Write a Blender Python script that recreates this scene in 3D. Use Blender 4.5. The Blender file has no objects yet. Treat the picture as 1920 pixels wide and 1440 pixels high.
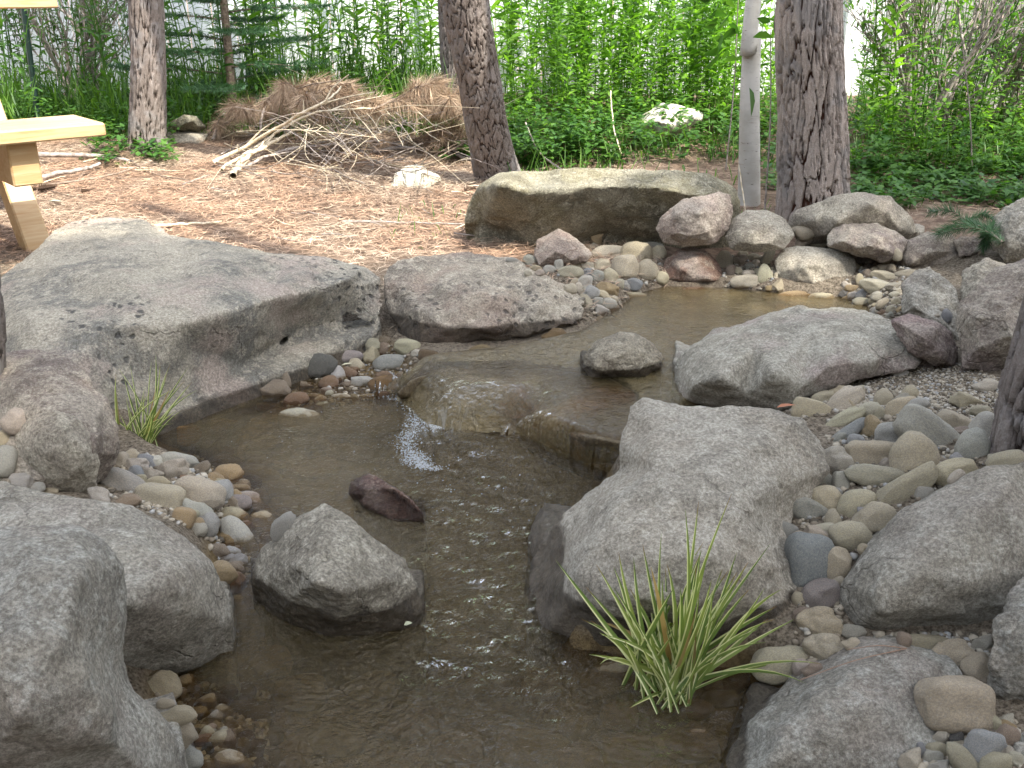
import bpy, bmesh, math, random
import numpy as np
from mathutils import Vector, Matrix
from mathutils.bvhtree import BVHTree
from mathutils.geometry import delaunay_2d_cdt
random.seed(7); rng = np.random.default_rng(7)
SC = bpy.context.scene; COL = SC.collection

# ------------------------------------------------------------------ camera, sky, sun, exposure
H = 1.0; PITCH = math.radians(22.0); F = 1868.0
cam = bpy.data.cameras.new('camera'); camo = bpy.data.objects.new('camera', cam); COL.objects.link(camo)
cam.sensor_width = 36; cam.lens = 36*F/1920; cam.clip_start = .05; cam.clip_end = 400
camo.location = (0, 0, H); camo.rotation_euler = (math.pi/2-PITCH, 0, 0); SC.camera = camo
SUN = Vector((.42, -.38, .82)).normalized()
world = bpy.data.worlds.new("World"); SC.world = world; world.use_nodes = True
nt = world.node_tree; bg = nt.nodes['Background']; sky = nt.nodes.new('ShaderNodeTexSky')
sky.sky_type = 'NISHITA'; sky.sun_disc = False
sky.sun_elevation = math.asin(SUN.z); sky.sun_rotation = math.atan2(SUN.x, SUN.y)
sky.air_density = 1.0; sky.dust_density = 1.6; sky.ozone_density = .6
hs = nt.nodes.new('ShaderNodeHueSaturation'); hs.inputs['Saturation'].default_value = .42; nt.links.new(sky.outputs[0], hs.inputs['Color']); nt.links.new(hs.outputs[0], bg.inputs[0]); bg.inputs[1].default_value = .15
sl = bpy.data.lights.new('sun', 'SUN'); sl.energy = 2.0; sl.angle = math.radians(.6); sl.color = (1, .95, .86)
slo = bpy.data.objects.new('sun', sl); COL.objects.link(slo); slo.rotation_euler = SUN.to_track_quat('Z', 'Y').to_euler()
SC.view_settings.view_transform = 'Standard'; SC.view_settings.look = 'None'
SC.view_settings.exposure = 2.55; SC.view_settings.gamma = 1
SC.render.engine = 'CYCLES'; SC.cycles.use_denoising = True; SC.cycles.denoising_prefilter = 'ACCURATE'; SC.cycles.denoising_input_passes = 'RGB_ALBEDO_NORMAL'
SC.cycles.max_bounces = 6; SC.cycles.transparent_max_bounces = 12; SC.cycles.diffuse_bounces = 3
SC.cycles.glossy_bounces = 3; SC.cycles.transmission_bounces = 4; SC.cycles.sample_clamp_indirect = 4

# ------------------------------------------------------------------ helpers
RIGHT = Vector((1, 0, 0)); FWD = Vector((0, math.cos(PITCH), -math.sin(PITCH))); UP = Vector((0, math.sin(PITCH), math.cos(PITCH)))
CAM = Vector((0, 0, H))
def ray(px, py): return FWD + RIGHT*((px-960)/F) + UP*((720-py)/F)
def P(px, py, z):
    r = ray(px, py); t = (z-H)/r.z if r.z < -1e-4 else 60
    return CAM + r*t
def PY(px, py, y):
    r = ray(px, py); return CAM + r*(y/r.y)
def fwd_depth(p): return (Vector(p)-CAM).dot(FWD)

def tag(o, label=None, cat=None, group=None, kind=None):
    if label: o['label'] = label
    if cat: o['category'] = cat
    if group: o['group'] = group
    if kind: o['kind'] = kind
    return o
def empty(name, loc):
    o = bpy.data.objects.new(name, None); o.empty_display_size = .1; o.location = loc; COL.objects.link(o); return o
def mesh_np(name, verts, faces, smooth=True):
    """verts Nx3, faces: list of arrays (Mx3 / Mx4)"""
    me = bpy.data.meshes.new(name)
    if isinstance(faces, np.ndarray): faces = [faces]
    faces = [f for f in faces if len(f)]
    loops = np.concatenate([f.ravel() for f in faces]).astype(np.int32)
    tot = np.concatenate([np.full(len(f), f.shape[1], np.int32) for f in faces])
    start = np.concatenate([[0], np.cumsum(tot)[:-1]]).astype(np.int32)
    me.vertices.add(len(verts)); me.vertices.foreach_set('co', np.asarray(verts, np.float32).ravel())
    me.loops.add(len(loops)); me.loops.foreach_set('vertex_index', loops)
    me.polygons.add(len(tot)); me.polygons.foreach_set('loop_start', start); me.polygons.foreach_set('loop_total', tot)
    me.update(calc_edges=True); me.validate()
    if smooth: me.polygons.foreach_set('use_smooth', np.ones(len(me.polygons), bool))
    return me
def obj(name, me, mat, parent=None, loc=None):
    o = bpy.data.objects.new(name, me); COL.objects.link(o)
    if mat is not None:
        me.materials.clear(); me.materials.append(mat)
    if parent is not None: o.parent = parent
    if loc is not None: o.location = loc
    return o
def rebase(me, c):
    n = len(me.vertices); a = np.empty(n*3, np.float32); me.vertices.foreach_get('co', a)
    a = a.reshape(-1, 3)-np.array(c, np.float32); me.vertices.foreach_set('co', a.ravel()); me.update()

# numpy noise
def _h(x, y, z, s):
    n = (x*374761393+y*668265263+z*2147483647 % 4294967291+s*974634777) & 0xffffffff
    n = ((n ^ (n >> 13))*1274126177) & 0xffffffff
    return ((n ^ (n >> 16)) & 0xffff)/65535.
def vnoise(p, seed=0):
    p = np.asarray(p, np.float64); i = np.floor(p).astype(np.int64); f = p-i; f = f*f*f*(f*(f*6-15)+10)
    x, y, z = i[:, 0], i[:, 1], i[:, 2]*7919
    z1 = (i[:, 2]+1)*7919
    def L(a, b, t): return a+(b-a)*t
    return L(L(L(_h(x, y, z, seed), _h(x+1, y, z, seed), f[:, 0]), L(_h(x, y+1, z, seed), _h(x+1, y+1, z, seed), f[:, 0]), f[:, 1]),
             L(L(_h(x, y, z1, seed), _h(x+1, y, z1, seed), f[:, 0]), L(_h(x, y+1, z1, seed), _h(x+1, y+1, z1, seed), f[:, 0]), f[:, 1]), f[:, 2])*2-1
def fbm(p, octv=4, seed=0, gain=.5):
    p = np.asarray(p, np.float64); a = 1.; s = 0; t = 0
    for k in range(octv):
        s = s+a*vnoise(p*(2.03**k)+k*17.3, seed+k); t += a; a *= gain
    return s/t
def n2(x, y, sc, octv=4, seed=0, gain=.5):
    x = np.asarray(x, float); y = np.asarray(y, float)
    return fbm(np.stack([x.ravel()*sc, y.ravel()*sc, np.full(x.size, 3.7)], 1), octv, seed, gain).reshape(x.shape)
def sstep(a, b, v): t = np.clip((v-a)/(b-a), 0, 1); return t*t*(3-2*t)

# ------------------------------------------------------------------ node helper
class M:
    def __init__(s, name):
        s.m = bpy.data.materials.new(name); s.m.use_nodes = True; s.t = s.m.node_tree; s.n = s.t.nodes; s.l = s.t.links
        s.b = s.n['Principled BSDF']; s.out = s.n['Material Output']
    def node(s, typ, **kw):
        n = s.n.new(typ)
        for k, v in kw.items(): setattr(n, k, v)
        return n
    def put(s, sock, v):
        if hasattr(v, 'is_output') or isinstance(v, bpy.types.NodeSocket): s.l.new(v, sock)
        elif v is not None: sock.default_value = (*v, 1) if isinstance(v, tuple) and len(v) == 3 and sock.type == 'RGBA' else v
    def noise(s, scale, detail=4, rough=.55, vec=None, dist=0, out=0):
        n = s.node('ShaderNodeTexNoise'); n.inputs['Scale'].default_value = scale; n.inputs['Detail'].default_value = detail
        n.inputs['Roughness'].default_value = rough; n.inputs['Distortion'].default_value = dist
        if vec is not None: s.l.new(vec, n.inputs['Vector'])
        return n.outputs[out]
    def voro(s, scale, vec=None, feature='F1', out='Distance', rnd=1):
        n = s.node('ShaderNodeTexVoronoi', feature=feature); n.inputs['Scale'].default_value = scale; n.inputs['Randomness'].default_value = rnd
        if vec is not None: s.l.new(vec, n.inputs['Vector'])
        return n.outputs[out]
    def ramp(s, v, a, b, lo=0., hi=1.):
        n = s.node('ShaderNodeMapRange', interpolation_type='SMOOTHSTEP')
        s.put(n.inputs[0], v); s.put(n.inputs[1], a); s.put(n.inputs[2], b); n.inputs[3].default_value = lo; n.inputs[4].default_value = hi
        return n.outputs[0]
    def mix(s, f, a, b, mode='MIX'):
        n = s.node('ShaderNodeMix', data_type='RGBA', blend_type=mode)
        s.put(n.inputs[0], f); s.put(n.inputs[6], a); s.put(n.inputs[7], b); return n.outputs[2]
    def math(s, op, a, b=0., c=None):
        n = s.node('ShaderNodeMath', operation=op); s.put(n.inputs[0], a); s.put(n.inputs[1], b)
        if c is not None: s.put(n.inputs[2], c)
        return n.outputs[0]
    def vmul(s, vec, v3):
        n = s.node('ShaderNodeVectorMath', operation='MULTIPLY'); s.l.new(vec, n.inputs[0]); n.inputs[1].default_value = v3; return n.outputs[0]
    def vadd(s, vec, b):
        n = s.node('ShaderNodeVectorMath', operation='ADD'); s.l.new(vec, n.inputs[0]); s.put(n.inputs[1], b); return n.outputs[0]
    def pos(s): return s.node('ShaderNodeNewGeometry').outputs['Position']
    def objc(s): return s.node('ShaderNodeTexCoord').outputs['Object']
    def sep(s, v):
        n = s.node('ShaderNodeSeparateXYZ'); s.l.new(v, n.inputs[0]); return n.outputs
    def bump(s, h, strength=.5, dist=.01, nrm=None):
        n = s.node('ShaderNodeBump'); n.inputs['Strength'].default_value = strength; n.inputs['Distance'].default_value = dist
        s.l.new(h, n.inputs['Height'])
        if nrm is not None: s.l.new(nrm, n.inputs['Normal'])
        return n.outputs[0]
    def attr(s, name, out='Fac'):
        n = s.node('ShaderNodeAttribute', attribute_name=name); return n.outputs[out]
    def fin(s, col=None, rough=None, nrm=None, spec=None):
        s.put(s.b.inputs['Base Color'], col); s.put(s.b.inputs['Roughness'], rough)
        if nrm is not None: s.l.new(nrm, s.b.inputs['Normal'])
        if spec is not None: s.b.inputs['Specular IOR Level'].default_value = spec
        return s.m

def wet_mask(m, pos, wet):
    """wet = (level z, band)"""
    z = m.sep(pos)[2]
    nz = m.noise(9, 4, vec=pos); lvl = m.math('ADD', z, m.math('MULTIPLY', m.math('SUBTRACT', nz, .5), wet[1]*1.6))
    return m.ramp(lvl, wet[0]+.006, wet[0]-.006)

def rock_mat(name, base, dark, light, stain=None, wet=None, pits=0., stain_amt=.5, lich=.45, scale=1.):
    wm = lambda q: (q[0]*1.16, q[1]*1.11, q[2]*.95)
    base, dark, light = wm(base), wm(dark), wm(light)
    m = M(name); pos = m.pos()
    v = m.vadd(pos, (len(name)*3.1, 0, 0))
    n1 = m.noise(5*scale, 7, .62, v, .6); n2_ = m.noise(30*scale, 10, .78, v, .2); n3 = m.noise(170, 5, .8, v)
    c = m.mix(m.ramp(n1, .40, .60), dark, base)
    c = m.mix(m.ramp(m.noise(2.6, 4, .55, m.vadd(v, (5, 1, 7)), 1.), .50, .62, 0, .55), c, light)
    c = m.mix(m.math('MULTIPLY', m.ramp(n2_, .48, .60), lich+.30), c, light); c = m.mix(m.ramp(m.noise(48*scale, 6, .75, m.vadd(v, (1, 8, 3))), .46, .36, 0, .6), c, m.mix(1., dark, (.62, .60, .58), 'MULTIPLY'))
    if stain:
        c = m.mix(m.math('MULTIPLY', m.ramp(m.noise(4.3*scale, 5, .6, m.vadd(v, (9, 4, 2))), .5, .66), stain_amt), c, stain)
    c = m.mix(m.ramp(n3, .36, .70), m.mix(1., c, (.50, .49, .48), 'MULTIPLY'), m.mix(.32, c, (1, .98, .95), 'SOFT_LIGHT'))
    sp = m.noise(330, 3, .6, v); c = m.mix(m.math('MULTIPLY', m.ramp(sp, .62, .72), .55), c, light)
    c = m.mix(m.math('MULTIPLY', m.ramp(m.noise(260, 3, .6, m.vadd(v, (3, 3, 3))), .62, .70), .6), c, m.mix(1., dark, (.35, .33, .32), 'MULTIPLY'))
    hgt = m.math('ADD', m.math('MULTIPLY', n2_, 1.0), m.math('MULTIPLY', n3, .45))
    rough = .88
    if pits:
        pv = m.voro(34, m.vadd(v, m.vmul(m.noise(20, 3, vec=v, out=1), (.05, .05, .05))))
        pm = m.math('MULTIPLY', m.ramp(pv, .34, .16), m.ramp(m.noise(3.0, 2, vec=v), .47, .6))
        c = m.mix(m.math('MULTIPLY', pm, pits), c, m.mix(1., dark, (.3, .3, .32), 'MULTIPLY'))
        hgt = m.math('SUBTRACT', hgt, m.math('MULTIPLY', pm, .8*pits))
    cv = m.vadd(v, m.vmul(m.noise(6, 4, .6, v, out=1), (.22, .22, .22))); ck = m.voro(3.1, cv, 'DISTANCE_TO_EDGE')
    cm = m.math('MULTIPLY', m.ramp(ck, .011, .002), m.ramp(m.noise(3.3, 2, vec=m.vadd(v, (2, 7, 1))), .50, .58))
    c = m.mix(m.math('MULTIPLY', cm, .30), c, m.mix(1., dark, (.35, .32, .3), 'MULTIPLY')); hgt = m.math('SUBTRACT', hgt, m.math('MULTIPLY', cm, .5))
    nb = m.bump(hgt, .9, .014)
    if wet:
        w = wet_mask(m, pos, wet); c = m.mix(w, c, m.mix(1., c, (.30, .27, .24), 'MULTIPLY')); r = m.ramp(w, 0, 1, .88, .28)
        rough = r
    return m.fin(c, rough, nb, .4)

def cobble_mat():
    """one stone material; the object's own colour varies it"""
    m = M('cobble'); oi = m.node('ShaderNodeObjectInfo'); tc = m.objc(); pos = m.pos()
    v = m.vadd(tc, m.vmul(oi.outputs['Location'], (7., 7., 7.)))
    n1 = m.noise(14, 5, .6, v, .4); n2_ = m.noise(60, 6, .7, v); n3 = m.noise(300, 4, .7, v)
    c = m.mix(m.ramp(n1, .35, .65), m.mix(1., oi.outputs['Color'], (.74, .76, .80), 'MULTIPLY'), m.mix(1., oi.outputs['Color'], (1.12, 1.10, 1.04), 'MULTIPLY'))
    c = m.mix(m.ramp(n2_, .47, .62, 0, .74), c, m.mix(1., c, (.58, .52, .42), 'MULTIPLY')); c = m.mix(m.ramp(m.noise(24, 6, .7, m.vadd(v, (4, 4, 4)), 1.), .54, .64, 0, .6), c, (.50, .47, .40))
    c = m.mix(m.ramp(n3, .55, .75, 0, .5), c, (.62, .6, .54))
    c = m.mix(m.ramp(n3, .45, .3, 0, .6), c, m.mix(1., c, (.4, .37, .34), 'MULTIPLY'))
    # speckled stones: roughness of the pattern follows the alpha of the object's colour
    sp = m.ramp(m.noise(110, 4, .8, v), .50, .60)
    c = m.mix(m.math('MULTIPLY', sp, m.math('SUBTRACT', 1., oi.outputs['Alpha'])), c, m.mix(.6, c, (.07, .06, .05)))
    z = m.sep(pos)[2]; y = m.sep(pos)[1]; x = m.sep(pos)[0]
    # water level: pool below .0, upper pool at .085 behind the falls
    lev = m.attr('waterline'); 
    nz = m.noise(30, 3, vec=pos)
    a = m.node('ShaderNodeAttribute', attribute_type='OBJECT', attribute_name='waterline').outputs['Fac']
    w = m.ramp(m.math('SUBTRACT', m.math('ADD', z, m.math('MULTIPLY', m.math('SUBTRACT', nz, .5), .03)), a), .012, .0)
    c = m.mix(w, c, m.mix(1., c, (.50, .42, .32), 'MULTIPLY'))
    hgt = m.math('ADD', m.math('MULTIPLY', n2_, .7), m.math('MULTIPLY', n3, .35))
    return m.fin(c, m.ramp(w, 0, 1, .72, .22), m.bump(hgt, .8, .007), .4)

def leaf_mat(name, col, col2, trans=.5, rough=.45, stripe=False):
    m = M(name); oi = m.node('ShaderNodeObjectInfo'); pos = m.pos()
    f = m.noise(9, 3, vec=pos); f2 = m.attr('tint')
    c = m.mix(m.ramp(f, .35, .65), col, col2); c = m.mix(m.ramp(f2, 0, 1), m.mix(1., c, (.62, .68, .55), 'MULTIPLY'), m.mix(1., c, (1.25, 1.12, .9), 'MULTIPLY'))
    if stripe:
        st = m.attr('across'); edge = m.ramp(st, .30, .62); c = m.mix(edge, c, (.66, .66, .40))
        tip = m.ramp(m.attr('along'), .88, 1.); c = m.mix(tip, c, (.28, .15, .06))
    m.put(m.b.inputs['Base Color'], c); m.b.inputs['Roughness'].default_value = rough; m.b.inputs['Specular IOR Level'].default_value = .35
    tr = m.node('ShaderNodeBsdfTranslucent'); m.l.new(m.mix(1., c, (1.25, 1.35, .55), 'MULTIPLY'), tr.inputs[0])
    mx = m.node('ShaderNodeMixShader'); mx.inputs[0].default_value = trans
    m.l.new(m.b.outputs[0], mx.inputs[1]); m.l.new(tr.outputs[0], mx.inputs[2]); m.l.new(mx.outputs[0], m.out.inputs[0])
    return m.m

# ------------------------------------------------------------------ terrain
ZU = .085   # upper pool level
lower_px = [(250,1640),(270,1330),(255,1270),(320,1200),(380,1090),(430,960),(395,905),(330,880),(250,840),(330,770),(450,720),(560,680),(690,640),(760,700),(960,790),(1160,880),(1180,1000),(1100,1100),(1100,1200),(1400,1230),(1470,1290),(1500,1400),(1500,1640)]
upper_px = [(742,722),(700,690),(790,660),(960,640),(1080,615),(1150,575),(1180,548),(1240,532),(1360,535),(1470,545),(1600,552),(1655,580),(1640,640),(1500,700),(1270,760),(1200,800),(1168,826),(1100,815),(1030,798),(980,794),(935,808),(850,806),(800,795),(750,752)]
LOW = np.array([P(a, b, 0)[:2] for a, b in lower_px]); ZED = {980: .035, 1030: .066, 1100: .08}
UPP = np.array([P(a, b, 0 if (a < 960 and b > 720) else ZED.get(a, ZU))[:2] for a, b in upper_px])
def sdf(poly, X, Y):
    """signed distance, negative inside"""
    d = np.full(X.shape, 1e9); ins = np.zeros(X.shape, bool); n = len(poly)
    for i in range(n):
        ax, ay = poly[i]; bx, by = poly[(i+1) % n]; ex, ey = bx-ax, by-ay
        t = np.clip(((X-ax)*ex+(Y-ay)*ey)/(ex*ex+ey*ey), 0, 1)
        d = np.minimum(d, np.hypot(X-ax-t*ex, Y-ay-t*ey))
        c = ((ay > Y) != (by > Y)) & (X < (bx-ax)*(Y-ay)/(by-ay+1e-12)+ax); ins ^= c
    return np.where(ins, -d, d)
bank_px = [(0,900,.14),(100,960,.15),(200,1000,.12),(300,900,.055),(220,850,.09),(230,1330,.05),(230,1440,.05),(380,950,.05),(150,1150,.1),
           (800,480,.13),(500,480,.14),(300,400,.15),(100,400,.15),(0,500,.16),(0,330,.15),(600,330,.17),(850,330,.17),(700,250,.22),(300,250,.2),(50,220,.2),
           (1560,850,.17),(1500,960,.13),(1500,1080,.11),(1530,1170,.07),(1600,900,.18),(1700,900,.20),(1600,1000,.15),(1850,830,.25),(1750,720,.22),(1640,740,.18),(1560,760,.15),(1900,700,.25),(1700,650,.2),
           (1550,1230,.03),(1700,1200,.05),(1850,1230,.08),(1900,1380,.10),(1750,1400,.06),(1650,1440,.0),(1900,1000,.2),
           (1000,500,.14),(1100,480,.13),(1200,480,.12),(1300,500,.1),(1420,500,.1),(1640,510,.12),(1700,480,.16),(1780,560,.2),(1850,460,.22),
           (1525,400,.18),(1410,380,.18),(1000,320,.17),(1250,300,.2),(1800,400,.22),(1500,300,.22),(1800,300,.24),(1200,220,.27),(900,200,.26),(600,200,.25),(1700,220,.27),(300,180,.24),
           (940,640,.05),(760,650,.05),(600,660,.04),(1400,772,.03),(1320,765,.04),(1470,778,.06)]
SHELF = [(np.array([P(a, b, 0)[:2] for a, b in pl]), z_, 0) for pl, z_ in (([(460,770),(560,690),(680,640),(780,655),(770,745),(640,760),(540,785)], -.008), ([(300,830),(400,850),(480,890),(530,980),(500,1060),(470,1130),(400,1100),(380,950),(250,850)], -.014),
    ([(270,1260),(400,1280),(520,1310),(500,1440),(460,1640),(250,1640)], -.016), ([(1230,1250),(1480,1230),(1500,1400),(1300,1400),(1220,1340)], -.045))]
BK = np.array([[*P(a, b, z)[:2], z] for a, b, z in bank_px])
def hterr(X, Y, detail=True):
    X = np.asarray(X, float); Y = np.asarray(Y, float)
    num = np.zeros(X.shape); den = np.zeros(X.shape)
    for bx, by, bz in BK:
        w = 1/((X-bx)**2+(Y-by)**2+.012)**1.6; num += w*bz; den += w
    h = num/den
    far = sstep(7, 30, Y); h = h*(1-far)+.3*far
    dl = sdf(LOW, X, Y); du = sdf(UPP, X, Y)
    if detail:
        w = n2(X, Y, 7, 3, 5)*.03; dl = dl+w; du = du+w*.7
    kl = sstep(.05, -.13, dl); ku = sstep(.035, -.10, du)
    bl = (-.14-.03*n2(X, Y, 5, 2, 9) if detail else -.14)+.045*sstep(1.45, 1.2, Y)
    h = h*(1-kl)+bl*kl
    hu = h*(1-ku)+(ZU-.075)*ku
    h = hu
    for spoly, sz, sw in SHELF:
        ks = sstep(.07, -.05, sdf(spoly, X, Y)+(w if detail else 0)); h = np.maximum(h, h*(1-ks)+sz*ks)
    if detail:
        near = sstep(12, 5, Y); h = h+(n2(X, Y, 11, 4, 2)*.012+n2(X, Y, 60, 3, 3)*.004)*near
    return h
def terrain_z(x, y): return float(hterr(np.array([x]), np.array([y]), False)[0])
def grid_mesh(name, xs, ys, zf):
    X, Y = np.meshgrid(xs, ys); Z = zf(X, Y); v = np.stack([X, Y, Z], -1).reshape(-1, 3); nx = len(xs); ny = len(ys)
    i = (np.arange(ny-1)[:, None]*nx+np.arange(nx-1)[None]).ravel()
    return mesh_np(name, v, np.stack([i, i+1, i+nx+1, i+nx], 1)), X, Y, Z
xs = np.concatenate([-np.geomspace(60, 4.05, 24), np.linspace(-4, -1.6, 80)[:-1], np.linspace(-1.6, 2.0, 280)[:-1], np.linspace(2.0, 4, 66), np.geomspace(4.05, 60, 24)])
ys = np.concatenate([np.linspace(-30, .4, 14)[:-1], np.linspace(.4, 4.4, 320)[:-1], np.linspace(4.4, 8, 150)[:-1], np.geomspace(8, 90, 26)])
g_me, _, _, _ = grid_mesh('ground', xs, ys, hterr)

m = M('soil'); pos = m.pos(); y = m.sep(pos)[1]; z = m.sep(pos)[2]
n1 = m.noise(3, 6, .6, pos); nf = m.noise(90, 6, .8, pos)
sand = m.mix(m.ramp(nf, .35, .65), (.07,.055,.038), (.25,.205,.15)); sand = m.mix(.5, sand, m.ramp(m.voro(150, pos), .0, .6), 'SOFT_LIGHT')
litter = m.mix(m.ramp(m.noise(25, 7, .7, pos), .35, .65), (.13,.085,.06), (.34,.24,.17))
yy = m.math('ADD', y, m.math('MULTIPLY', n1, .8))
c = m.mix(m.ramp(yy, 3.4, 3.9), sand, litter)
bed = m.mix(m.ramp(nf, .3, .7), (.10, .07, .035), (.24, .17, .08))
c = m.mix(m.ramp(z, .05, .01), c, bed)
soil = m.fin(c, .92, m.bump(m.math('ADD', nf, m.noise(300, 3, .7, pos)), .9, .012), .2)
ground = obj('ground', g_me, soil); tag(ground, kind='structure')

# ------------------------------------------------------------------ boulders
def shrink(px, c, k): return (c[0]+(px[0]-c[0])*k, c[1]+(px[1]-c[1])*k)
BOULD = []
ANCH = []
def boulder(name, outl, zb, zt, mat, label, inner=None, bulge=.08, back=.2, smooth=3, vox=None, disp=(.02, .006), cat='boulder', group=None, skirt=.14, anchor=None, seed=0, ang=0.):
    r = random.Random(len(BOULD)*31+seed)
    pts = []; tops = min(p[1] for p in outl); bots = max(p[1] for p in outl)
    def zr(py): return zb+(zt-zb)*max(0, min(1, (bots-py)/(bots-tops)))
    O = [(p[0], p[1], p[2] if len(p) > 2 else zr(p[1])) for p in outl]
    cx = sum(p[0] for p in O)/len(O); cy = sum(p[1] for p in O)/len(O)
    rim = [P(*p) for p in O]; nO = len(O)
    I2 = []; I3 = []
    if inner is None:
        inner = []
        nr = max(6, min(10, nO))
        for rr, kb, nn in ((.62, .72, nr), (.22, 1., 3)):
            for i in range(nn):
                t = i/nn*nO+r.random()*.5; i0 = int(t) % nO; f = t-int(t); i1 = (i0+1) % nO
                e = (O[i0][0]*(1-f)+O[i1][0]*f, O[i0][1]*(1-f)+O[i1][1]*f)
                k = rr*(1+r.uniform(-.12, .12)); q = shrink(e, (cx, cy), k)
                inner.append((q[0], q[1], 'b', bulge*kb*(1+r.uniform(-.28, .28)*(1+ang)*(.3 if smooth >= 5 else 1))))
    for p in inner:
        if p[2] == 'b':
            q = P(p[0], p[1], zr(p[1])); d = (q-CAM).normalized(); q = q-d*p[3]
        else: q = P(p[0], p[1], p[2])
        I2.append((p[0], p[1])); I3.append(q)
    co2 = [Vector((p[0], -p[1])) for p in O]+[Vector((p[0], -p[1])) for p in I2]
    face = list(range(nO))
    if sum(co2[i].x*co2[(i+1) % nO].y-co2[(i+1) % nO].x*co2[i].y for i in range(nO)) < 0: face = face[::-1]
    res = delaunay_2d_cdt(co2, [], [face], 1, 1e-4)
    V2, _, Fc, ov = res[0], res[1], res[2], res[3]
    src = rim+I3; front = []
    for k, v in enumerate(V2): front.append(src[ov[k][0]] if ov[k] else P(v.x, -v.y, zr(-v.y)))
    isrim = [bool(ov[k]) and ov[k][0] < nO for k in range(len(V2))]
    verts = [tuple(p) for p in front]; bidx = []
    for k, v in enumerate(V2):
        if isrim[k]: bidx.append(k)
        else:
            q = P(v.x, -v.y, zr(-v.y)); hd = Vector((q.x, q.y, 0)).normalized()
            q = q+hd*back; q.z = max(zb-.05, q.z-.30*(q.z-zb)); bidx.append(len(verts)); verts.append(tuple(q))
    faces = [tuple(f) for f in Fc]+[tuple(bidx[i] for i in f[::-1]) for f in Fc if not all(isrim[i] for i in f)]
    bm = bmesh.new(); vs = [bm.verts.new(v) for v in verts]
    for f in faces:
        try: bm.faces.new([vs[i] for i in f])
        except ValueError: pass
    if skirt:
        low = [q for q, p in zip(rim, O) if p[2] < zb+(zt-zb)*.30]
        if len(low) >= 2:
            pp = []
            for q in low:
                hd = Vector((q.x, q.y, 0)).normalized()
                for dz, db in ((.012, .03), (-skirt, .015), (-skirt, back*.7+.05), (.0, back*.6+.05)): pp.append((q.x+hd.x*db, q.y+hd.y*db, q.z+dz))
            b2 = bmesh.new()
            for p in pp: b2.verts.new(p)
            rr = bmesh.ops.convex_hull(b2, input=b2.verts)
            t_me = bpy.data.meshes.new('t'); b2.to_mesh(t_me); b2.free(); bm.from_mesh(t_me); bpy.data.meshes.remove(t_me)
    bmesh.ops.recalc_face_normals(bm, faces=bm.faces)
    me = bpy.data.meshes.new('raw'); bm.to_mesh(me); bm.free()
    a = np.array([tuple(p) for p in rim+I3]); size = float(np.max(a.max(0)-a.min(0)))
    vx = vox or max(.0035, min(.012, size/70))
    o = bpy.data.objects.new('tmp', me); COL.objects.link(o)
    md = o.modifiers.new('r', 'REMESH'); md.mode = 'VOXEL'; md.voxel_size = vx
    if smooth:
        md = o.modifiers.new('s', 'SMOOTH'); md.factor = .5; md.iterations = int(smooth*max(1, (size/70)/vx))
    for k, (st, sc_) in enumerate(((disp[0]*.75, size*.33), (disp[0]*.30, size*.12), (disp[1]*.6, size*.04))):
        tx = bpy.data.textures.new('c', 'CLOUDS'); tx.noise_scale = sc_; tx.noise_depth = 2 if k < 2 else 3
        if k < 2: tx.noise_basis = 'ORIGINAL_PERLIN' if k else 'IMPROVED_PERLIN'
        md = o.modifiers.new('d', 'DISPLACE'); md.texture = tx; md.strength = st*2; md.mid_level = .5; md.texture_coords = 'GLOBAL'
    dg = bpy.context.evaluated_depsgraph_get(); dg.update()
    out = bpy.data.meshes.new_from_object(o.evaluated_get(dg)); bpy.data.objects.remove(o); bpy.data.meshes.remove(me)
    c = np.mean(a, 0); base = (float(c[0]), float(c[1]), zb)
    rebase(out, base); out.name = name
    out.polygons.foreach_set('use_smooth', np.ones(len(out.polygons), bool))
    ob = obj(name, out, mat, loc=base); tag(ob, label, cat, group)
    BOULD.append(ob); ANCH.append((cx, cy, max(60, (bots-tops)*.5), anchor) if anchor else None)
    return ob

G = rock_mat
m_g1 = G('pale_granite', (.36,.34,.31), (.20,.20,.20), (.50,.47,.43), stain=(.52,.42,.35), pits=.9, stain_amt=.75, wet=(.035,.03))
m_g2 = G('pitted_granite', (.40,.36,.32), (.24,.22,.205), (.56,.52,.47), stain=(.38,.28,.22), stain_amt=.6, pits=.8, wet=(.105,.02))
m_moss = G('mossy_granite', (.25,.235,.17), (.15,.145,.12), (.40,.39,.34), stain=(.20,.175,.11), stain_amt=.7)
m_tan = G('tan_rock', (.37,.34,.31), (.25,.23,.21), (.48,.46,.42), stain=(.32,.27,.23), wet=(.10,.01))
m_pink = G('pink_rock', (.36,.30,.28), (.25,.20,.19), (.46,.42,.40), stain=(.33,.24,.23))
m_red = G('red_rock', (.22,.135,.11), (.12,.07,.06), (.38,.32,.28), stain=(.45,.38,.32), stain_amt=.8, wet=(.10,.01))
m_mid = G('stream_rock', (.27,.24,.205), (.15,.135,.115), (.44,.41,.36), wet=(.115,.02))
m_big = G('slab_rock', (.36,.345,.32), (.24,.23,.215), (.50,.49,.47), stain=(.42,.30,.28), stain_amt=.5, wet=(.07,.01))
m_fr = G('foreground_rock', (.39,.36,.33), (.25,.235,.22), (.52,.50,.48), stain=(.40,.34,.26), wet=(.085,.05))
m_wr = G('wedge_rock', (.35,.335,.305), (.23,.215,.195), (.52,.50,.47), wet=(.07,.012))
m_smo = G('smooth_grey_rock', (.34,.325,.305), (.24,.23,.218), (.47,.465,.46), stain=(.33,.28,.235), stain_amt=.5, scale=.8)
m_smo2 = G('bluish_grey_rock', (.33,.315,.30), (.23,.225,.22), (.44,.45,.46), stain=(.34,.27,.225), stain_amt=.35, scale=1.1, wet=(.02,.01))
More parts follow.
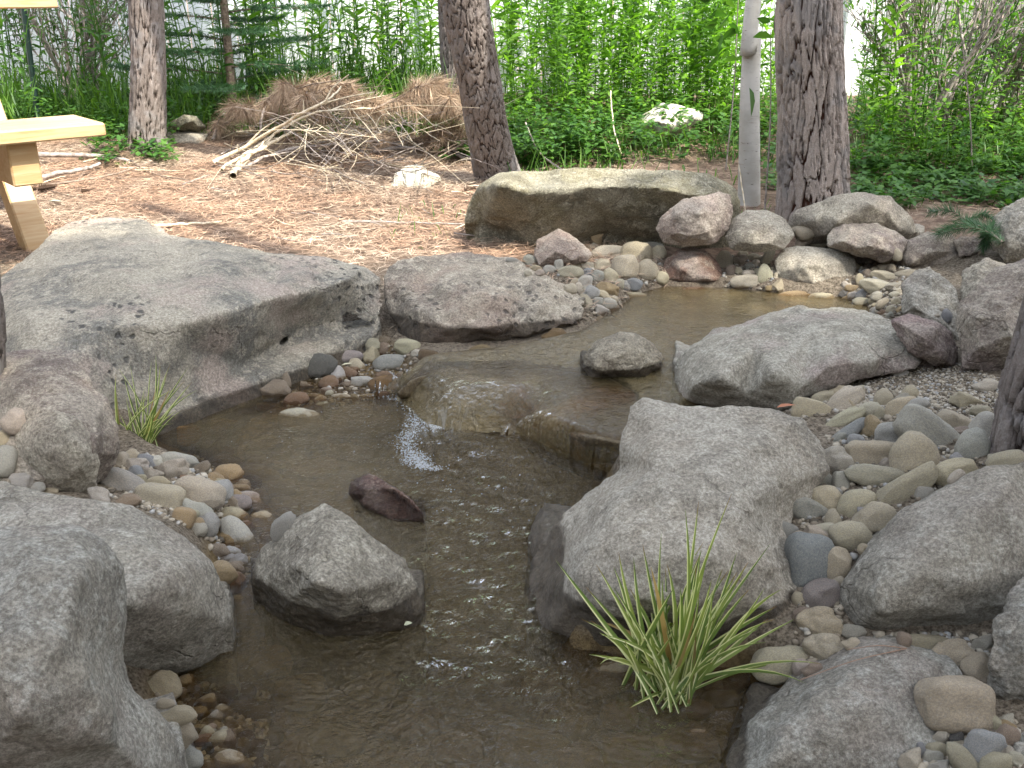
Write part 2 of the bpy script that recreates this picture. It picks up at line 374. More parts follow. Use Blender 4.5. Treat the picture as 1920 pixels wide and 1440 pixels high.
m_brn = G('brownish_rock', (.31,.27,.25), (.19,.16,.155), (.44,.41,.38), stain=(.23,.175,.17), stain_amt=.6)
m_pur = G('purple_rock', (.27,.225,.225), (.15,.12,.12), (.42,.37,.36), stain=(.32,.21,.20))
m_wht = G('white_rock', (.62,.61,.57), (.46,.45,.41), (.74,.73,.70), lich=.6)
m_maroon = G('maroon_rock', (.19,.115,.10), (.12,.07,.065), (.36,.29,.26), stain=(.38,.31,.27), stain_amt=.5, wet=(.035,.02))
m_slab = G('wet_slab', (.13,.10,.06), (.06,.045,.028), (.20,.17,.12), stain=(.21,.10,.03), stain_amt=.95)
m_slab.node_tree.nodes['Principled BSDF'].inputs['Roughness'].default_value = .3

boulder('boulder', [(-60,560,.22),(0,515,.26),(60,470,.29),(95,428,.31),(130,410,.31),(200,402,.31),(268,405,.31),(300,422,.3),(330,443,.29),(420,455,.28),(520,476,.26),(620,483,.25),(690,500,.22),(716,525,.19),(721,570,.13),(716,625,.06),(640,648,.04),(560,692,0.0),(470,748,-.02),(400,785,-.02),(310,815,-.02),(230,860,-.02),(100,900,0.),(-60,800,.05)],
        -.02, .31, m_g1, 'huge pale grey boulder with flat top and dark undercut side above the pool',
        inner=[(100,500,.29),(250,470,.31),(400,500,.29),(560,510,.26),(660,520,.23),(60,600,.26),(200,610,.25),(330,610,.235),(430,585,.24),(510,560,.235),(600,543,.222),(665,535,.20),(480,618,.165),(442,682,.085),(405,752,.02),(560,640,.055),(640,600,.10),(500,680,.03),(685,575,.13),(300,740,.08),(200,740,.12),(100,720,.17),(30,700,.18),(360,660,.15),(330,560,.262),(220,520,.30)],
        back=.25, smooth=2, vox=.0078, disp=(.022,.010), anchor='huge flat-topped boulder')
boulder('boulder', [(722,512,.2),(745,492,.22),(830,474,.22),(910,471,.22),(975,488,.21),(1003,507,.2),(1060,530,.17),(1100,560,.13),(1110,590,.1),(1085,610,.085),(1000,628,.07),(950,640,.05),(870,655,.03),(790,655,.03),(745,625,.05),(722,580,.11)],
        .04, .22, m_g2, 'pale pitted boulder with wet dark foot, second along the far bank', bulge=.1, back=.2, smooth=2, disp=(.03,.012), anchor='pale pitted boulder')
boulder('boulder', [(868,450,.12),(866,420),(873,388),(896,352),(930,331),(1000,324),(1100,311),(1250,318),(1340,332),(1378,352),(1388,390),(1390,430),(1300,465),(1230,466,.10),(1130,465,.10),(1000,475,.10),(890,475,.10)],
        .10, .41, m_moss, 'long olive grey boulder lying in front of the leaning pine', bulge=.10, back=.35, smooth=3,
        inner=[(935,345,.385),(905,420,.20),(930,440,.16),(1000,420,.22),(1000,360,.35),(1100,350,.36),(1100,430,.19),(1120,380,.30),(1200,420,.215),(1220,350,.365),(1320,370,.33),(1310,420,.21)], disp=(.03,.01), anchor='long olive boulder')
boulder('boulder', [(1476,425),(1490,400),(1520,383),(1560,365),(1620,359),(1670,368),(1702,400),(1732,440),(1700,470),(1600,470),(1500,460)], .14, .36, m_tan,
        'broad cream grey boulder leaning against the thick pine trunk', bulge=.12, back=.25, anchor='cream boulder at the thick pine')
boulder('boulder', [(1229,430),(1236,410),(1262,385),(1300,367),(1350,359),(1369,366),(1374,400),(1366,432),(1340,457),(1282,463),(1242,452)], .20, .37, m_pink,
        'pinkish rounded boulder resting in front of the long olive boulder', bulge=.08, back=.16, skirt=0, anchor='pinkish rounded boulder', disp=(.018,.004))
boulder('boulder', [(1358,445),(1374,412),(1400,395),(1438,393),(1475,413),(1491,440),(1472,467),(1420,474),(1370,466)], .19, .30, m_tan,
        'pale tan egg-shaped boulder between the pinkish one and the thick pine', bulge=.07, back=.15, skirt=0, disp=(.012,.003), anchor='egg-shaped boulder')
boulder('boulder', [(1548,442),(1560,425),(1590,417),(1640,420),(1690,436),(1706,450),(1692,482),(1652,492),(1600,477),(1552,462)], .17, .27, m_brn,
        'brown grey wedge-shaped boulder overhanging a dark gap by the upper pool', bulge=.08, back=.15, skirt=0, anchor='wedge boulder over the gap', disp=(.02,.006))
boulder('boulder', [(1685,480),(1700,450),(1740,434),(1782,436),(1812,470),(1818,498),(1785,516),(1720,515),(1692,505)], .12, .25, m_brn,
        'grey brown boulder before the flat dark stone and green needles', bulge=.07, back=.14, anchor='boulder by the green needles', disp=(.015,.005))
boulder('boulder', [(1788,455),(1800,444),(1830,448),(1852,460),(1845,478),(1800,482)], .2, .24, m_brn, 'flat dark grey stone beside the green pine sprig', bulge=.03, back=.08, cat='stone')
boulder('boulder', [(1452,490),(1468,466),(1492,459),(1580,468),(1602,485),(1607,520),(1592,545),(1540,551),(1475,540),(1455,515)], .07, .2, m_tan,
        'pale oblong boulder with wet base at the back of the upper pool', bulge=.08, back=.16, disp=(.01,.003), anchor='oblong boulder')
boulder('boulder', [(1236,520),(1248,485),(1275,467),(1305,462),(1335,475),(1352,505),(1359,530),(1330,537),(1270,537),(1238,533)], .075, .18, m_red,
        'reddish brown rounded boulder with a pale face at the upper pool edge', bulge=.07, back=.14, disp=(.01,.003), anchor='reddish boulder')
boulder('boulder', [(1002,480),(1006,450),(1048,428),(1085,450),(1114,478),(1100,492),(1050,500),(1010,498)], .14, .23, m_pink,
        'small pinkish boulder with pine needles on it before the olive boulder', bulge=.06, back=.12, disp=(.01,.003), anchor='small pinkish boulder')
boulder('boulder', [(1090,690),(1092,665),(1120,640),(1163,621),(1190,625),(1225,645),(1243,670),(1240,690),(1210,706),(1160,708),(1110,713)], .075, .18, m_mid,
        'brown grey rock standing alone in the current above the falls', bulge=.06, back=.12, disp=(.012,.004), anchor='lone rock above the falls')
boulder('boulder', [(1262,685,.1),(1278,658,.14),(1320,640,.17),(1370,610,.2),(1450,585,.22),(1500,575,.23),(1580,577,.24),(1640,590,.24),(1700,615,.24),(1736,662,.22),(1720,692,.2),(1640,712,.17),(1590,722,.16),(1500,750,.13),(1478,768,.11),(1400,772,.085),(1330,765,.07),(1280,755,.07),(1264,720,.08)],
        .07, .24, m_big, 'broad flat boulder with pink streaks between upper pool and sand heap',
        inner=[(1330,665,.20),(1420,640,.225),(1520,620,.245),(1620,630,.25),(1680,655,.235),(1350,710,.19),(1450,700,.21),(1560,680,.22),(1630,680,.215),(1400,740,.14),(1300,720,.15),(1500,725,.17)], back=.25, smooth=3, disp=(.02,.008), anchor='flat pink-streaked boulder')
boulder('boulder', [(1668,600),(1700,588),(1750,600),(1785,625),(1796,655),(1790,690),(1750,685),(1700,660)], .2, .3, m_pur,
        'purplish brown boulder wedged behind the sand heap', bulge=.06, back=.12, anchor='purplish boulder', disp=(.012,.004))
boulder('boulder', [(1688,590),(1690,532),(1712,506),(1742,497),(1765,515),(1792,545),(1806,600),(1806,650),(1740,620)], .17, .31, m_smo,
        'pointed grey boulder with a ridge, beside the pebbles of the upper pool', bulge=.07, back=.14, smooth=1, ang=1., anchor='pointed ridge boulder', disp=(.018,.006))
boulder('boulder', [(1798,545),(1808,503),(1850,483),(1892,497),(1900,560),(1850,600),(1805,590)], .2, .31, m_tan,
        'pale cream boulder tucked behind the pointed grey one', bulge=.06, back=.14, anchor='pale tucked boulder')
boulder('boulder', [(1796,600),(1800,572),(1830,532),(1872,500),(1930,478),(2000,500),(2000,720),(1930,712),(1890,708),(1800,692)], .2, .42, m_brn,
        'tall brown grey boulder rising beside the bark of the near pine', bulge=.12, back=.25, anchor='tall brown boulder')
boulder('boulder', [(1860,450),(1862,410),(1885,386),(1925,370),(1990,380),(2000,480),(1940,505),(1880,490)], .2, .38, m_smo,
        'round grey boulder at the edge of the picture above the tall brown one', bulge=.1, back=.2, anchor='round edge boulder')
# slab under the falls
boulder('ledge_slab', [(740,738,.055),(770,712,.066),(850,690,.07),(1000,690,.072),(1130,700,.075),(1190,730,.075),(1215,800,.075),(1190,850,.06),(1158,910,-.04),(1080,888,-.04),(1000,850,-.04),(935,812,-.04),(850,808,-.04),(800,797,-.04),(750,755,-.03)],
        -.04, .08, m_slab, 'flat wet ledge rock with rusty side that the stream spills over',
        inner=[(1170,832,.080),(1100,820,.078),(1030,803,.050),(980,798,.008),(945,800,-.006),(870,778,.010),(820,772,.0),(775,748,.008),(860,750,.032),(920,772,.008),(800,728,.030),(1000,770,.034),(1080,780,.072),(980,730,.070),(1150,800,.077)], back=.15, smooth=1, vox=.006, disp=(.012,.006), cat='rock', anchor='ledge slab')
boulder('boulder', [(1178,762,.27),(1208,748,.28),(1290,759,.28),(1370,764,.28),(1440,767,.28),(1500,784,.27),(1550,800,.25),(1566,815,.24),(1543,850,.22),(1552,882,.2),(1520,940,.16),(1488,965,.14),(1480,1010,.12),(1492,1060,.11),(1512,1130,.07),(1505,1192,.03),(1430,1222,0),(1350,1240,-.02),(1200,1236,-.02),(1100,1222,-.02),(1020,1200,-.02),(990,1165,-.02),(994,1100,.0),(1018,1020,.03),(1050,972,.08),(1100,928,.13),(1166,880,.18),(1160,830,.22)],
        -.02, .28, m_fr, 'large pale boulder with a stepped top behind the big striped grass',
        inner=[(1230,800,.27),(1350,810,.275),(1450,820,.265),(1230,880,.25),(1350,880,.26),(1460,900,.22),(1150,950,.21),(1250,960,.225),(1380,960,.225),(1110,1020,.17),(1200,1040,.19),(1330,1050,.195),(1440,1060,.16),(1080,1090,.12),(1170,1120,.135),(1300,1130,.14),(1430,1130,.11),(1060,1140,.06),(1150,1180,.05),(1300,1190,.06),(1420,1180,.05)],
        back=.2, smooth=3, vox=.0065, disp=(.022,.009), anchor='large stepped boulder')
boulder('boulder', [(1560,1142,.07),(1572,1090,.12),(1620,1030,.17),(1690,960,.22),(1760,915,.25),(1850,880,.27),(1920,862,.28),(2060,850,.3),(2080,1180,.1),(1920,1195,.05),(1850,1200,.05),(1750,1190,.05),(1650,1198,.04),(1590,1182,.05)],
        .04, .28, m_smo, 'very large smooth grey boulder below the cobble bank', bulge=.14, back=.22, smooth=6, disp=(.02,.005), anchor='very large smooth boulder')
boulder('boulder', [(1350,1500,-.02),(1375,1440,-.01),(1400,1390,.01),(1396,1358,.03),(1430,1330,.05),(1500,1280,.07),(1580,1236,.09),(1622,1210,.1),(1680,1198,.1),(1705,1214,.1),(1800,1236,.1),(1830,1300,.08),(1812,1360,.07),(1760,1440,.05),(1740,1520,0)],
        -.02, .1, m_smo2, 'low broad grey boulder sloping into the water at the nearest corner', bulge=.09, back=.15, smooth=5, disp=(.02,.005), anchor='low sloping boulder')
boulder('boulder', [(1855,1240,.14),(1862,1180,.17),(1890,1110,.2),(1930,1070,.22),(2050,1060,.22),(2060,1340,.02),(1930,1362,.02),(1880,1340,.04),(1858,1290,.08)],
        .02, .22, m_smo2, 'round bluish grey boulder cut by the picture edge', bulge=.1, back=.2, smooth=6, anchor='round bluish boulder')
boulder('boulder', [(1868,1450,.05),(1880,1410,.07),(1905,1385,.09),(1960,1375,.1),(1990,1520,.0),(1860,1520,.0)],
        .0, .1, m_smo2, 'rough grey rock in the very corner nearest the camera', bulge=.05, back=.08, cat='rock')
boulder('boulder', [(470,1085,.05),(490,1030,.1),(560,968,.17),(608,946,.19),(652,970,.175),(700,1010,.15),(757,1052,.11),(782,1100,.07),(794,1150,.02),(790,1184,-.02),(700,1200,-.02),(620,1206,-.02),(520,1170,-.02),(478,1120,.0)],
        -.02, .19, m_wr, 'pale angular boulder with a wet dark base standing in the pool', inner=[(600,1000,.19),(590,1090,.165),(560,1060,.16),(640,1110,.15),(730,1090,.115),(660,1030,.17),(545,1125,.075),(640,1155,.075),(740,1140,.065),(500,1090,.08),(700,1150,.07)],
        back=.14, smooth=1, disp=(.012,.006), anchor='angular boulder in the pool')
boulder('boulder', [(650,925,.01),(655,905,.025),(690,884,.035),(740,915,.045),(775,940,.045),(797,965,.03),(798,990,-.01),(750,998,-.02),(700,972,-.02),(665,945,-.015)],
        -.02, .045, m_maroon, 'maroon red stone barely above the water in mid pool', bulge=.018, back=.06, smooth=1, disp=(.008,.005), cat='stone', anchor='maroon stone')
boulder('boulder', [(-60,720,.27),(-10,665,.29),(60,654,.3),(115,665,.3),(162,700,.28),(202,745,.25),(222,800,.2),(224,850,.15),(205,892,.1),(150,940,.08),(-60,960,.1)],
        .08, .3, m_brn, 'smooth brownish round boulder below the huge flat-topped one', bulge=.13, back=.2, smooth=5, disp=(.02,.004), anchor='brownish round boulder')
boulder('boulder', [(20,850),(30,810),(60,780),(105,769),(145,782),(178,820),(191,870),(180,910),(150,934),(90,930),(40,890)], .1, .27, m_tan,
        'small round grey boulder in front of the brownish one', bulge=.07, back=.12, smooth=5, disp=(.008,.003), anchor='small round boulder')
boulder('boulder', [(-60,930,.25),(0,903,.26),(60,914,.26),(170,938,.26),(240,948,.25),(300,973,.23),(350,1008,.2),(402,1050,.17),(430,1108,.12),(438,1180,.06),(412,1235,.0),(345,1272,-.02),(270,1284,-.02),(200,1300,-.02),(-60,1300,.0)],
        -.02, .26, m_smo, 'large grey boulder with rounded shoulder at the near bank', bulge=.12, back=.2, smooth=5, disp=(.02,.006), anchor='large grey near boulder',
        inner=[(100,1000,.265),(250,1010,.25),(340,1070,.215),(380,1150,.14),(230,1130,.22),(100,1150,.25),(330,1210,.09),(250,1230,.09),(100,1250,.15),(150,1070,.25)])
boulder('boulder', [(-120,1010,.42),(-20,985,.43),(60,982,.43),(140,988,.42),(190,1018,.4),(223,1068,.37),(232,1150,.32),(240,1240,.26),(262,1300,.22),(312,1345,.17),(352,1440,.1),(380,1560,.0),(-120,1600,.1)],
        0, .43, m_smo2, 'nearest bluish grey boulder filling the lower corner',
        inner=[(60,1060,.44),(150,1070,.43),(120,1200,.40),(170,1300,.33),(220,1400,.25),(30,1350,.36),(-50,1200,.42)], back=.2, smooth=6, disp=(.02,.004), anchor='nearest bluish boulder')
boulder('boulder', [(734,350),(740,325),(765,308),(785,308),(815,325),(828,338),(800,356),(760,360)], .15, .24, m_wht, 'white rock lying on the sunlit pine needles', bulge=.05, back=.12, cat='rock', anchor='white rock')
boulder('boulder', [(1186,240),(1205,215),(1240,192),(1275,196),(1322,212),(1316,226),(1270,250),(1235,262),(1195,252)], .24, .42, m_wht, 'whitish angular rock among the green weeds', bulge=.10, back=.2, smooth=3, cat='rock', ang=.5, disp=(.012,.006))
boulder('boulder', [(275,272),(290,250),(320,243),(365,245),(392,252),(380,268),(330,276)], .18, .25, m_tan, 'flat grey slab on the ground at the foot of a pine', bulge=.06, back=.15, cat='stone', disp=(.01,.004))
boulder('boulder', [(314,244),(320,228),(345,215),(368,218),(386,238),(372,248),(335,248)], .24, .34, m_moss, 'tan flat stone propped on the grey slab by the pine', bulge=.06, back=.12, cat='stone', skirt=0, disp=(.01,.004))

# ------------------------------------------------------------------ bvh of what stones rest on
def bvh_of(objs):
    vs = []; fs = []; off = 0
    for o in objs:
        me = o.data; n = len(me.vertices); a = np.empty(n*3, np.float32); me.vertices.foreach_get('co', a)
        vs.append(a.reshape(-1, 3)+np.array(o.location, np.float32))
        me.calc_loop_triangles(); t = np.empty(len(me.loop_triangles)*3, np.int32); me.loop_triangles.foreach_get('vertices', t)
        fs.append(t.reshape(-1, 3)+off); off += n
    return BVHTree.FromPolygons(np.concatenate(vs).tolist(), np.concatenate(fs).tolist(), all_triangles=True)
BV = bvh_of([ground]+BOULD); BVG = bvh_of([ground])

# ------------------------------------------------------------------ cobbles
def base_stone(kind, seed):
    bm = bmesh.new(); bmesh.ops.create_icosphere(bm, subdivisions=4, radius=1)
    a = np.array([v.co[:] for v in bm.verts]); r = np.random.default_rng(seed)
    if kind in ('box', 'angular', 'tri', 'rough'):
        e = {'box': 3.6, 'angular': 2.4, 'tri': 2.4, 'rough': 2.4}[kind]
        n = (np.abs(a)**e).sum(1)**(1/e); a = a/n[:, None]
    if kind in ('angular', 'rough'):
        for k in range(9 if kind == 'angular' else 12):
            d = r.normal(size=3); d /= np.linalg.norm(d); h = r.uniform(.62, .85)
            s = a@d; ex = np.maximum(s-h, 0); a = a-(ex*.85)[:, None]*d
    if kind == 'oval':
        for k in range(6):
            d = r.normal(size=3); d /= np.linalg.norm(d); h = r.uniform(.66, .88)
            s = a@d; ex = np.maximum(s-h, 0); a = a-(ex*.75)[:, None]*d
    if kind == 'tri':
        k = 1-.42*(a[:, 1]+1)/2*1.3; a[:, 0] *= np.clip(k, .3, 1)+.12
    if kind == 'egg':
        k = 1-.35*(a[:, 0]+1)/2; a[:, 1] *= k; a[:, 2] *= k
    amp = {'oval': .085, 'egg': .07, 'box': .07, 'tri': .09, 'angular': .08, 'rough': .16}[kind]
    nn = fbm(a*1.3+seed*3.3, 3, seed); n3 = fbm(a*5+seed, 3, seed+9)
    a = a*(1+amp*2.2*nn+amp*.5*n3)[:, None]
    for v, c in zip(bm.verts, a): v.co = c
    me = bpy.data.meshes.new('cobble'); bm.to_mesh(me); bm.free()
    a = a-(a.max(0)+a.min(0))/2; a = a/((a.max(0)-a.min(0))/2)
    me.vertices.foreach_set('co', a.astype(np.float32).ravel()); me.update()
    me.polygons.foreach_set('use_smooth', np.ones(len(me.polygons), bool)); return me
COB = cobble_mat(); BASES = {}
for ki, k in enumerate(('oval', 'egg', 'box', 'tri', 'angular', 'rough')):
    BASES[k] = []
    for s in range(4):
        me = base_stone(k, 10*ki+s+1); me.materials.append(COB); BASES[k].append(me)
CLR = dict(tan=((.45,.385,.27),1.,'tan'), olive=((.40,.36,.255),1.,'olive'), grey=((.36,.345,.30),1.,'grey'), blue=((.235,.242,.245),1.,'blue-grey'), cream=((.50,.445,.345),1.,'cream'),
           gold=((.34,.245,.125),1.,'golden'), brown=((.25,.19,.135),1.,'brown'), pink=((.41,.35,.28),1.,'pinkish tan'), purple=((.26,.225,.21),1.,'purplish'), white=((.47,.445,.40),1.,'whitish'),
           spec=((.50,.46,.39),.15,'speckled'), dark=((.12,.115,.105),1.,'dark grey'), rust=((.22,.13,.07),.6,'rusty'), greyspec=((.36,.35,.33),.25,'mottled grey'))
SHW = dict(oval='rounded', egg='egg-shaped', box='blocky', tri='wedge-shaped', angular='angular', rough='rough')
# px, py, w, h, angle, shape, colour [, short name when it stands out]
ST = [
# right-hand bank
(1520,772,64,42,-15,'box','tan','tan end cobble'),(1580,757,80,42,38,'oval','cream','big cream cobble'),(1581,787,78,26,28,'oval','olive',0),(1592,812,88,26,38,'egg','blue','long blue-grey cobble'),
(1633,803,44,42,45,'rough','gold','golden lumpy stone'),(1669,818,52,48,0,'oval','grey',0),(1633,772,42,34,-10,'oval','cream',0),(1684,766,64,34,22,'angular','tan',0),(1544,748,42,26,10,'oval','tan',0),
(1746,820,128,66,-40,'box','grey','big slanting grey cobble'),(1637,853,90,48,-2,'box','tan','oblong tan cobble'),(1716,856,82,84,0,'tri','tan','triangular cobble'),(1643,895,108,42,-4,'oval','olive','long olive cobble'),
(1698,914,118,46,32,'angular','olive','wedge cobble'),(1791,888,78,48,10,'oval','tan','half-round tan cobble'),(1823,836,56,64,-40,'oval','grey','pale oval cobble'),(1852,812,56,64,-30,'box','grey',0),(1886,864,68,34,12,'oval','olive',0),
(1564,864,58,50,0,'rough','spec','white speckled stone'),(1547,902,38,32,0,'tri','grey',0),(1577,906,28,40,0,'box','grey',0),(1550,935,64,46,-15,'oval','tan','tan cobble under the speckled stone'),
(1603,944,72,46,38,'tri','tan',0),(1510,953,82,46,-26,'oval','grey','striped grey cobble'),(1636,971,78,56,0,'angular','tan','flat brownish cobble'),(1562,980,28,48,0,'egg','tan',0),(1595,1008,78,56,-10,'oval','tan','round-backed tan cobble'),
(1533,1006,52,40,0,'rough','pink',0),(1519,1053,76,98,4,'box','blue','large flat blue-grey cobble'),(1567,1063,48,68,-25,'angular','tan',0),(1541,1116,68,50,10,'oval','purple','purplish smooth cobble'),
(1535,1169,76,58,-5,'rough','tan','tan cobble above the water'),(1546,1217,74,54,-10,'rough','tan','lumpy tan cobble'),(1464,1248,104,68,14,'oval','olive','large cobble at the waterline'),(1597,1208,34,24,0,'oval','tan',0),(1502,1254,30,30,0,'oval','pink',0),
(1524,1256,40,26,10,'oval','brown',0),(1500,1030,30,24,0,'tri','greyspec',0),(1476,995,36,26,-20,'box','greyspec',0),
(1695,1201,26,30,0,'oval','brown',0),(1741,1210,76,34,-4,'box','olive','long olive cobble above the low boulder'),(1788,1229,72,56,0,'rough','tan','knobbly tan cobble'),(1843,1209,40,36,0,'rough','spec',0),(1833,1256,56,58,0,'oval','tan',0),
(1788,1320,126,90,-4,'box','tan','big yellowish cobble'),(1834,1362,46,32,20,'angular','dark',0),(1866,1362,28,52,40,'oval','olive',0),(1886,1353,34,28,0,'rough','spec',0),(1838,1402,78,62,10,'angular','greyspec','streaked grey cobble'),
(1765,1381,34,28,20,'rough','cream',0),(1792,1384,32,36,0,'rough','dark',0),(1757,1411,42,36,-20,'oval','tan',0),(1729,1415,14,42,10,'box','blue','blue-grey sliver'),(1708,1425,42,42,0,'rough','cream',0),
(1808,1432,90,40,-45,'oval','olive','long olive corner cobble'),(1762,1438,40,24,0,'rough','spec',0),(1884,1392,36,60,-30,'box','brown',0),(1866,1432,60,40,30,'oval','olive',0),
(1656,750,34,40,-20,'oval','tan',0),(1720,763,44,30,15,'oval','grey',0),(1707,738,34,30,0,'tri','tan',0),(1600,737,40,20,20,'angular','tan',0),(1850,724,48,26,5,'oval','cream','cream stone on the sand heap'),(1815,752,56,28,-10,'rough','olive',0),
(1838,771,38,20,0,'oval','olive',0),(1780,790,44,40,-30,'oval','tan',0),(1690,700,28,14,0,'oval','white',0),(1575,735,34,24,0,'oval','tan',0),(1516,742,34,26,0,'rough','tan',0),(1800,795,50,30,-20,'oval','tan',0),
(1700,800,40,24,10,'rough','spec',0),(1605,830,30,30,0,'oval','greyspec',0),(1612,975,28,20,0,'oval','brown',0),(1620,1030,24,20,0,'oval','tan',0),(1600,1186,44,28,0,'oval','grey',0),
# pebbles at the far side of the falls
(1070,512,44,25,-5,'oval','olive','olive oval pebble'),(1080,494,19,18,0,'box','tan',0),(1101,499,23,15,-5,'box','cream',0),(1127,497,30,22,0,'angular','tan',0),(1101,512,17,17,0,'oval','blue',0),(1119,520,24,24,0,'angular','grey',0),
(1145,520,26,32,25,'oval','tan',0),(1168,506,52,48,20,'angular','cream','cream split stone'),(1193,477,54,42,0,'oval','tan','round tan cobble'),(1142,474,58,26,5,'oval','cream','cream oval cobble'),(1214,507,40,38,0,'tri','tan',0),
(1234,477,28,30,0,'oval','tan',0),(1241,522,24,24,0,'oval','tan',0),(1097,530,25,25,0,'angular','white',0),(1110,548,28,26,20,'tri','grey',0),(1085,541,18,22,0,'tri','cream',0),(1070,541,24,20,-20,'oval','cream',0),(1140,542,40,24,-30,'rough','gold',0),
(1133,553,30,13,-30,'tri','tan',0),(1101,568,18,36,25,'egg','tan',0),(1122,565,17,14,0,'box','grey',0),(1142,571,28,24,10,'oval','grey',0),(1128,583,26,22,0,'rough','spec',0),(1151,581,20,20,0,'oval','brown',0),(1169,537,22,20,0,'rough','greyspec',0),(1188,534,28,22,-20,'angular','blue',0),
(1082,529,22,13,0,'oval','tan',0),(1030,507,22,18,0,'oval','grey',0),(1048,501,16,26,0,'box','grey',0),(1003,504,22,13,0,'oval','tan',0),(994,491,26,22,-20,'oval','grey',0),(1220,462,44,16,-5,'angular','grey',0),(1120,447,26,22,30,'rough','gold',0),(1113,462,18,13,0,'oval','cream',0),(990,512,14,14,0,'oval','cream',0),
(1040,630,46,26,8,'oval','gold','gold stone washed by the stream'),(1150,605,24,14,0,'oval','gold',0),(1105,634,40,24,8,'oval','tan',0),(1012,512,16,12,0,'oval','pink',0),(960,488,22,10,0,'oval','grey',0),
(1358,490,28,36,10,'oval','tan',0),(1393,478,18,16,0,'oval','tan',0),(1405,501,19,16,0,'oval','grey',0),(1417,496,17,18,-20,'oval','cream',0),(1386,511,16,20,0,'rough','tan',0),(1372,508,20,22,0,'oval','brown',0),(1403,513,22,13,0,'oval','pink',0),(1420,509,12,11,0,'oval','cream',0),
(1438,487,17,42,-25,'box','olive','upright olive stone'),(1433,515,30,36,0,'tri','olive',0),(1449,513,12,12,0,'oval','cream',0),(1457,518,12,14,0,'oval','tan',0),(1401,528,58,25,2,'oval','cream','long cream pebble'),(1442,541,14,10,0,'box','gold',0),(1459,537,20,24,0,'rough','tan',0),
(1412,484,22,16,0,'oval','tan',0),(1420,487,16,14,0,'oval','tan',0),(1390,492,14,14,0,'oval','brown',0),(1379,490,16,16,0,'oval','brown',0),
(1666,488,28,22,-10,'angular','tan',0),(1660,503,26,16,0,'box','tan',0),(1682,478,16,22,0,'oval','tan',0),(1672,505,14,16,0,'oval','tan',0),(1640,506,15,12,0,'oval','tan',0),(1626,514,18,18,0,'oval','brown',0),(1611,525,14,22,-10,'oval','tan',0),(1656,520,44,24,-8,'angular','tan',0),
(1642,537,56,26,-8,'angular','cream','cream angular pebble'),(1601,541,32,12,-5,'box','gold',0),(1584,551,20,16,0,'rough','dark',0),(1620,550,32,17,25,'oval','blue',0),(1643,554,22,11,5,'oval','tan',0),(1677,553,20,12,5,'oval','cream',0),(1617,569,34,20,-5,'oval','olive',0),(1636,564,15,12,0,'oval','tan',0),
(1660,568,36,18,30,'egg','tan',0),(1680,566,15,15,0,'oval','tan',0),(1672,581,19,16,-20,'oval','tan',0),(1638,583,14,13,0,'oval','pink',0),(1653,587,15,13,0,'oval','rust',0),(1700,514,46,16,5,'oval','olive',0),(1590,561,22,12,0,'oval','gold',0),(1648,493,16,12,0,'oval','brown',0),(1676,538,30,16,10,'angular','pink',0),
(1776,593,17,26,10,'egg','blue','blue-grey egg stone'),(1766,580,9,7,0,'oval','cream',0),(1757,592,10,7,0,'oval','cream',0),
(1508,432,42,34,0,'oval','tan','round tan cobble behind the oblong boulder'),(1512,447,46,20,42,'oval','pink',0),(1534,457,28,16,0,'rough','tan',0),
# gap between the two far boulders
(697,647,28,24,0,'oval','olive',0),(693,670,34,36,0,'rough','olive','rough moss-stained stone'),(718,655,34,24,25,'tri','brown',0),(722,639,38,15,-10,'oval','brown',0),(764,652,44,30,-5,'oval','olive','olive stone in the boulder gap'),(804,668,36,22,-10,'box','brown',0),(850,677,54,18,8,'angular','rust',0),
(735,684,64,36,5,'oval','greyspec','wet grey stone under the film'),(600,686,58,44,25,'oval','dark','dark wet round stone'),(656,670,46,24,5,'oval','purple',0),(632,708,28,40,5,'rough','white','pinkish white upright stone'),(655,698,36,20,-5,'rough','rust',0),(720,722,54,34,0,'oval','gold','golden wet stone'),(746,718,24,30,0,'oval','brown',0),
(682,718,52,26,10,'rough','spec',0),(537,715,14,36,15,'oval','brown',0),(510,735,62,40,15,'angular','brown','dark brown angular stone'),(490,763,66,18,-3,'oval','brown','flat brown stone'),(551,752,52,28,15,'angular','rust','rusty wet stone'),(643,745,38,13,-5,'oval','cream',0),(690,744,34,11,0,'oval','tan',0),(590,746,30,15,0,'oval','gold',0),(610,734,26,14,0,'oval','brown',0),(575,725,26,18,0,'rough','brown',0),(650,722,22,14,0,'rough','brown',0),
(900,655,36,16,5,'oval','olive',0),(780,663,18,14,0,'oval','spec',0),
# left-hand bank
(229,865,24,32,0,'oval','pink',0),(253,872,44,28,-10,'rough','spec',0),(276,865,36,24,-30,'oval','blue',0),(293,868,22,26,0,'angular','white',0),(336,865,68,30,-6,'oval','grey','pale green-grey oval cobble'),(322,883,54,42,0,'rough','pink','pinkish rough stone'),(228,905,92,42,-26,'oval','grey','long dark grey cobble'),(257,892,24,36,20,'oval','blue',0),(286,891,40,26,-30,'rough','pink',0),
(298,906,44,24,0,'oval','tan',0),(301,936,82,52,-8,'box','tan','big olive tan cobble'),(374,926,86,56,-14,'oval','pink','big pinkish cobble'),(238,940,50,26,10,'oval','brown',0),(185,931,44,34,-30,'rough','spec',0),(345,972,38,36,-10,'box','gold','orange granite block'),(387,985,44,48,-20,'oval','grey',0),(374,960,66,34,-35,'oval','grey',0),(430,878,70,48,-18,'oval','brown','wet-footed brown cobble'),
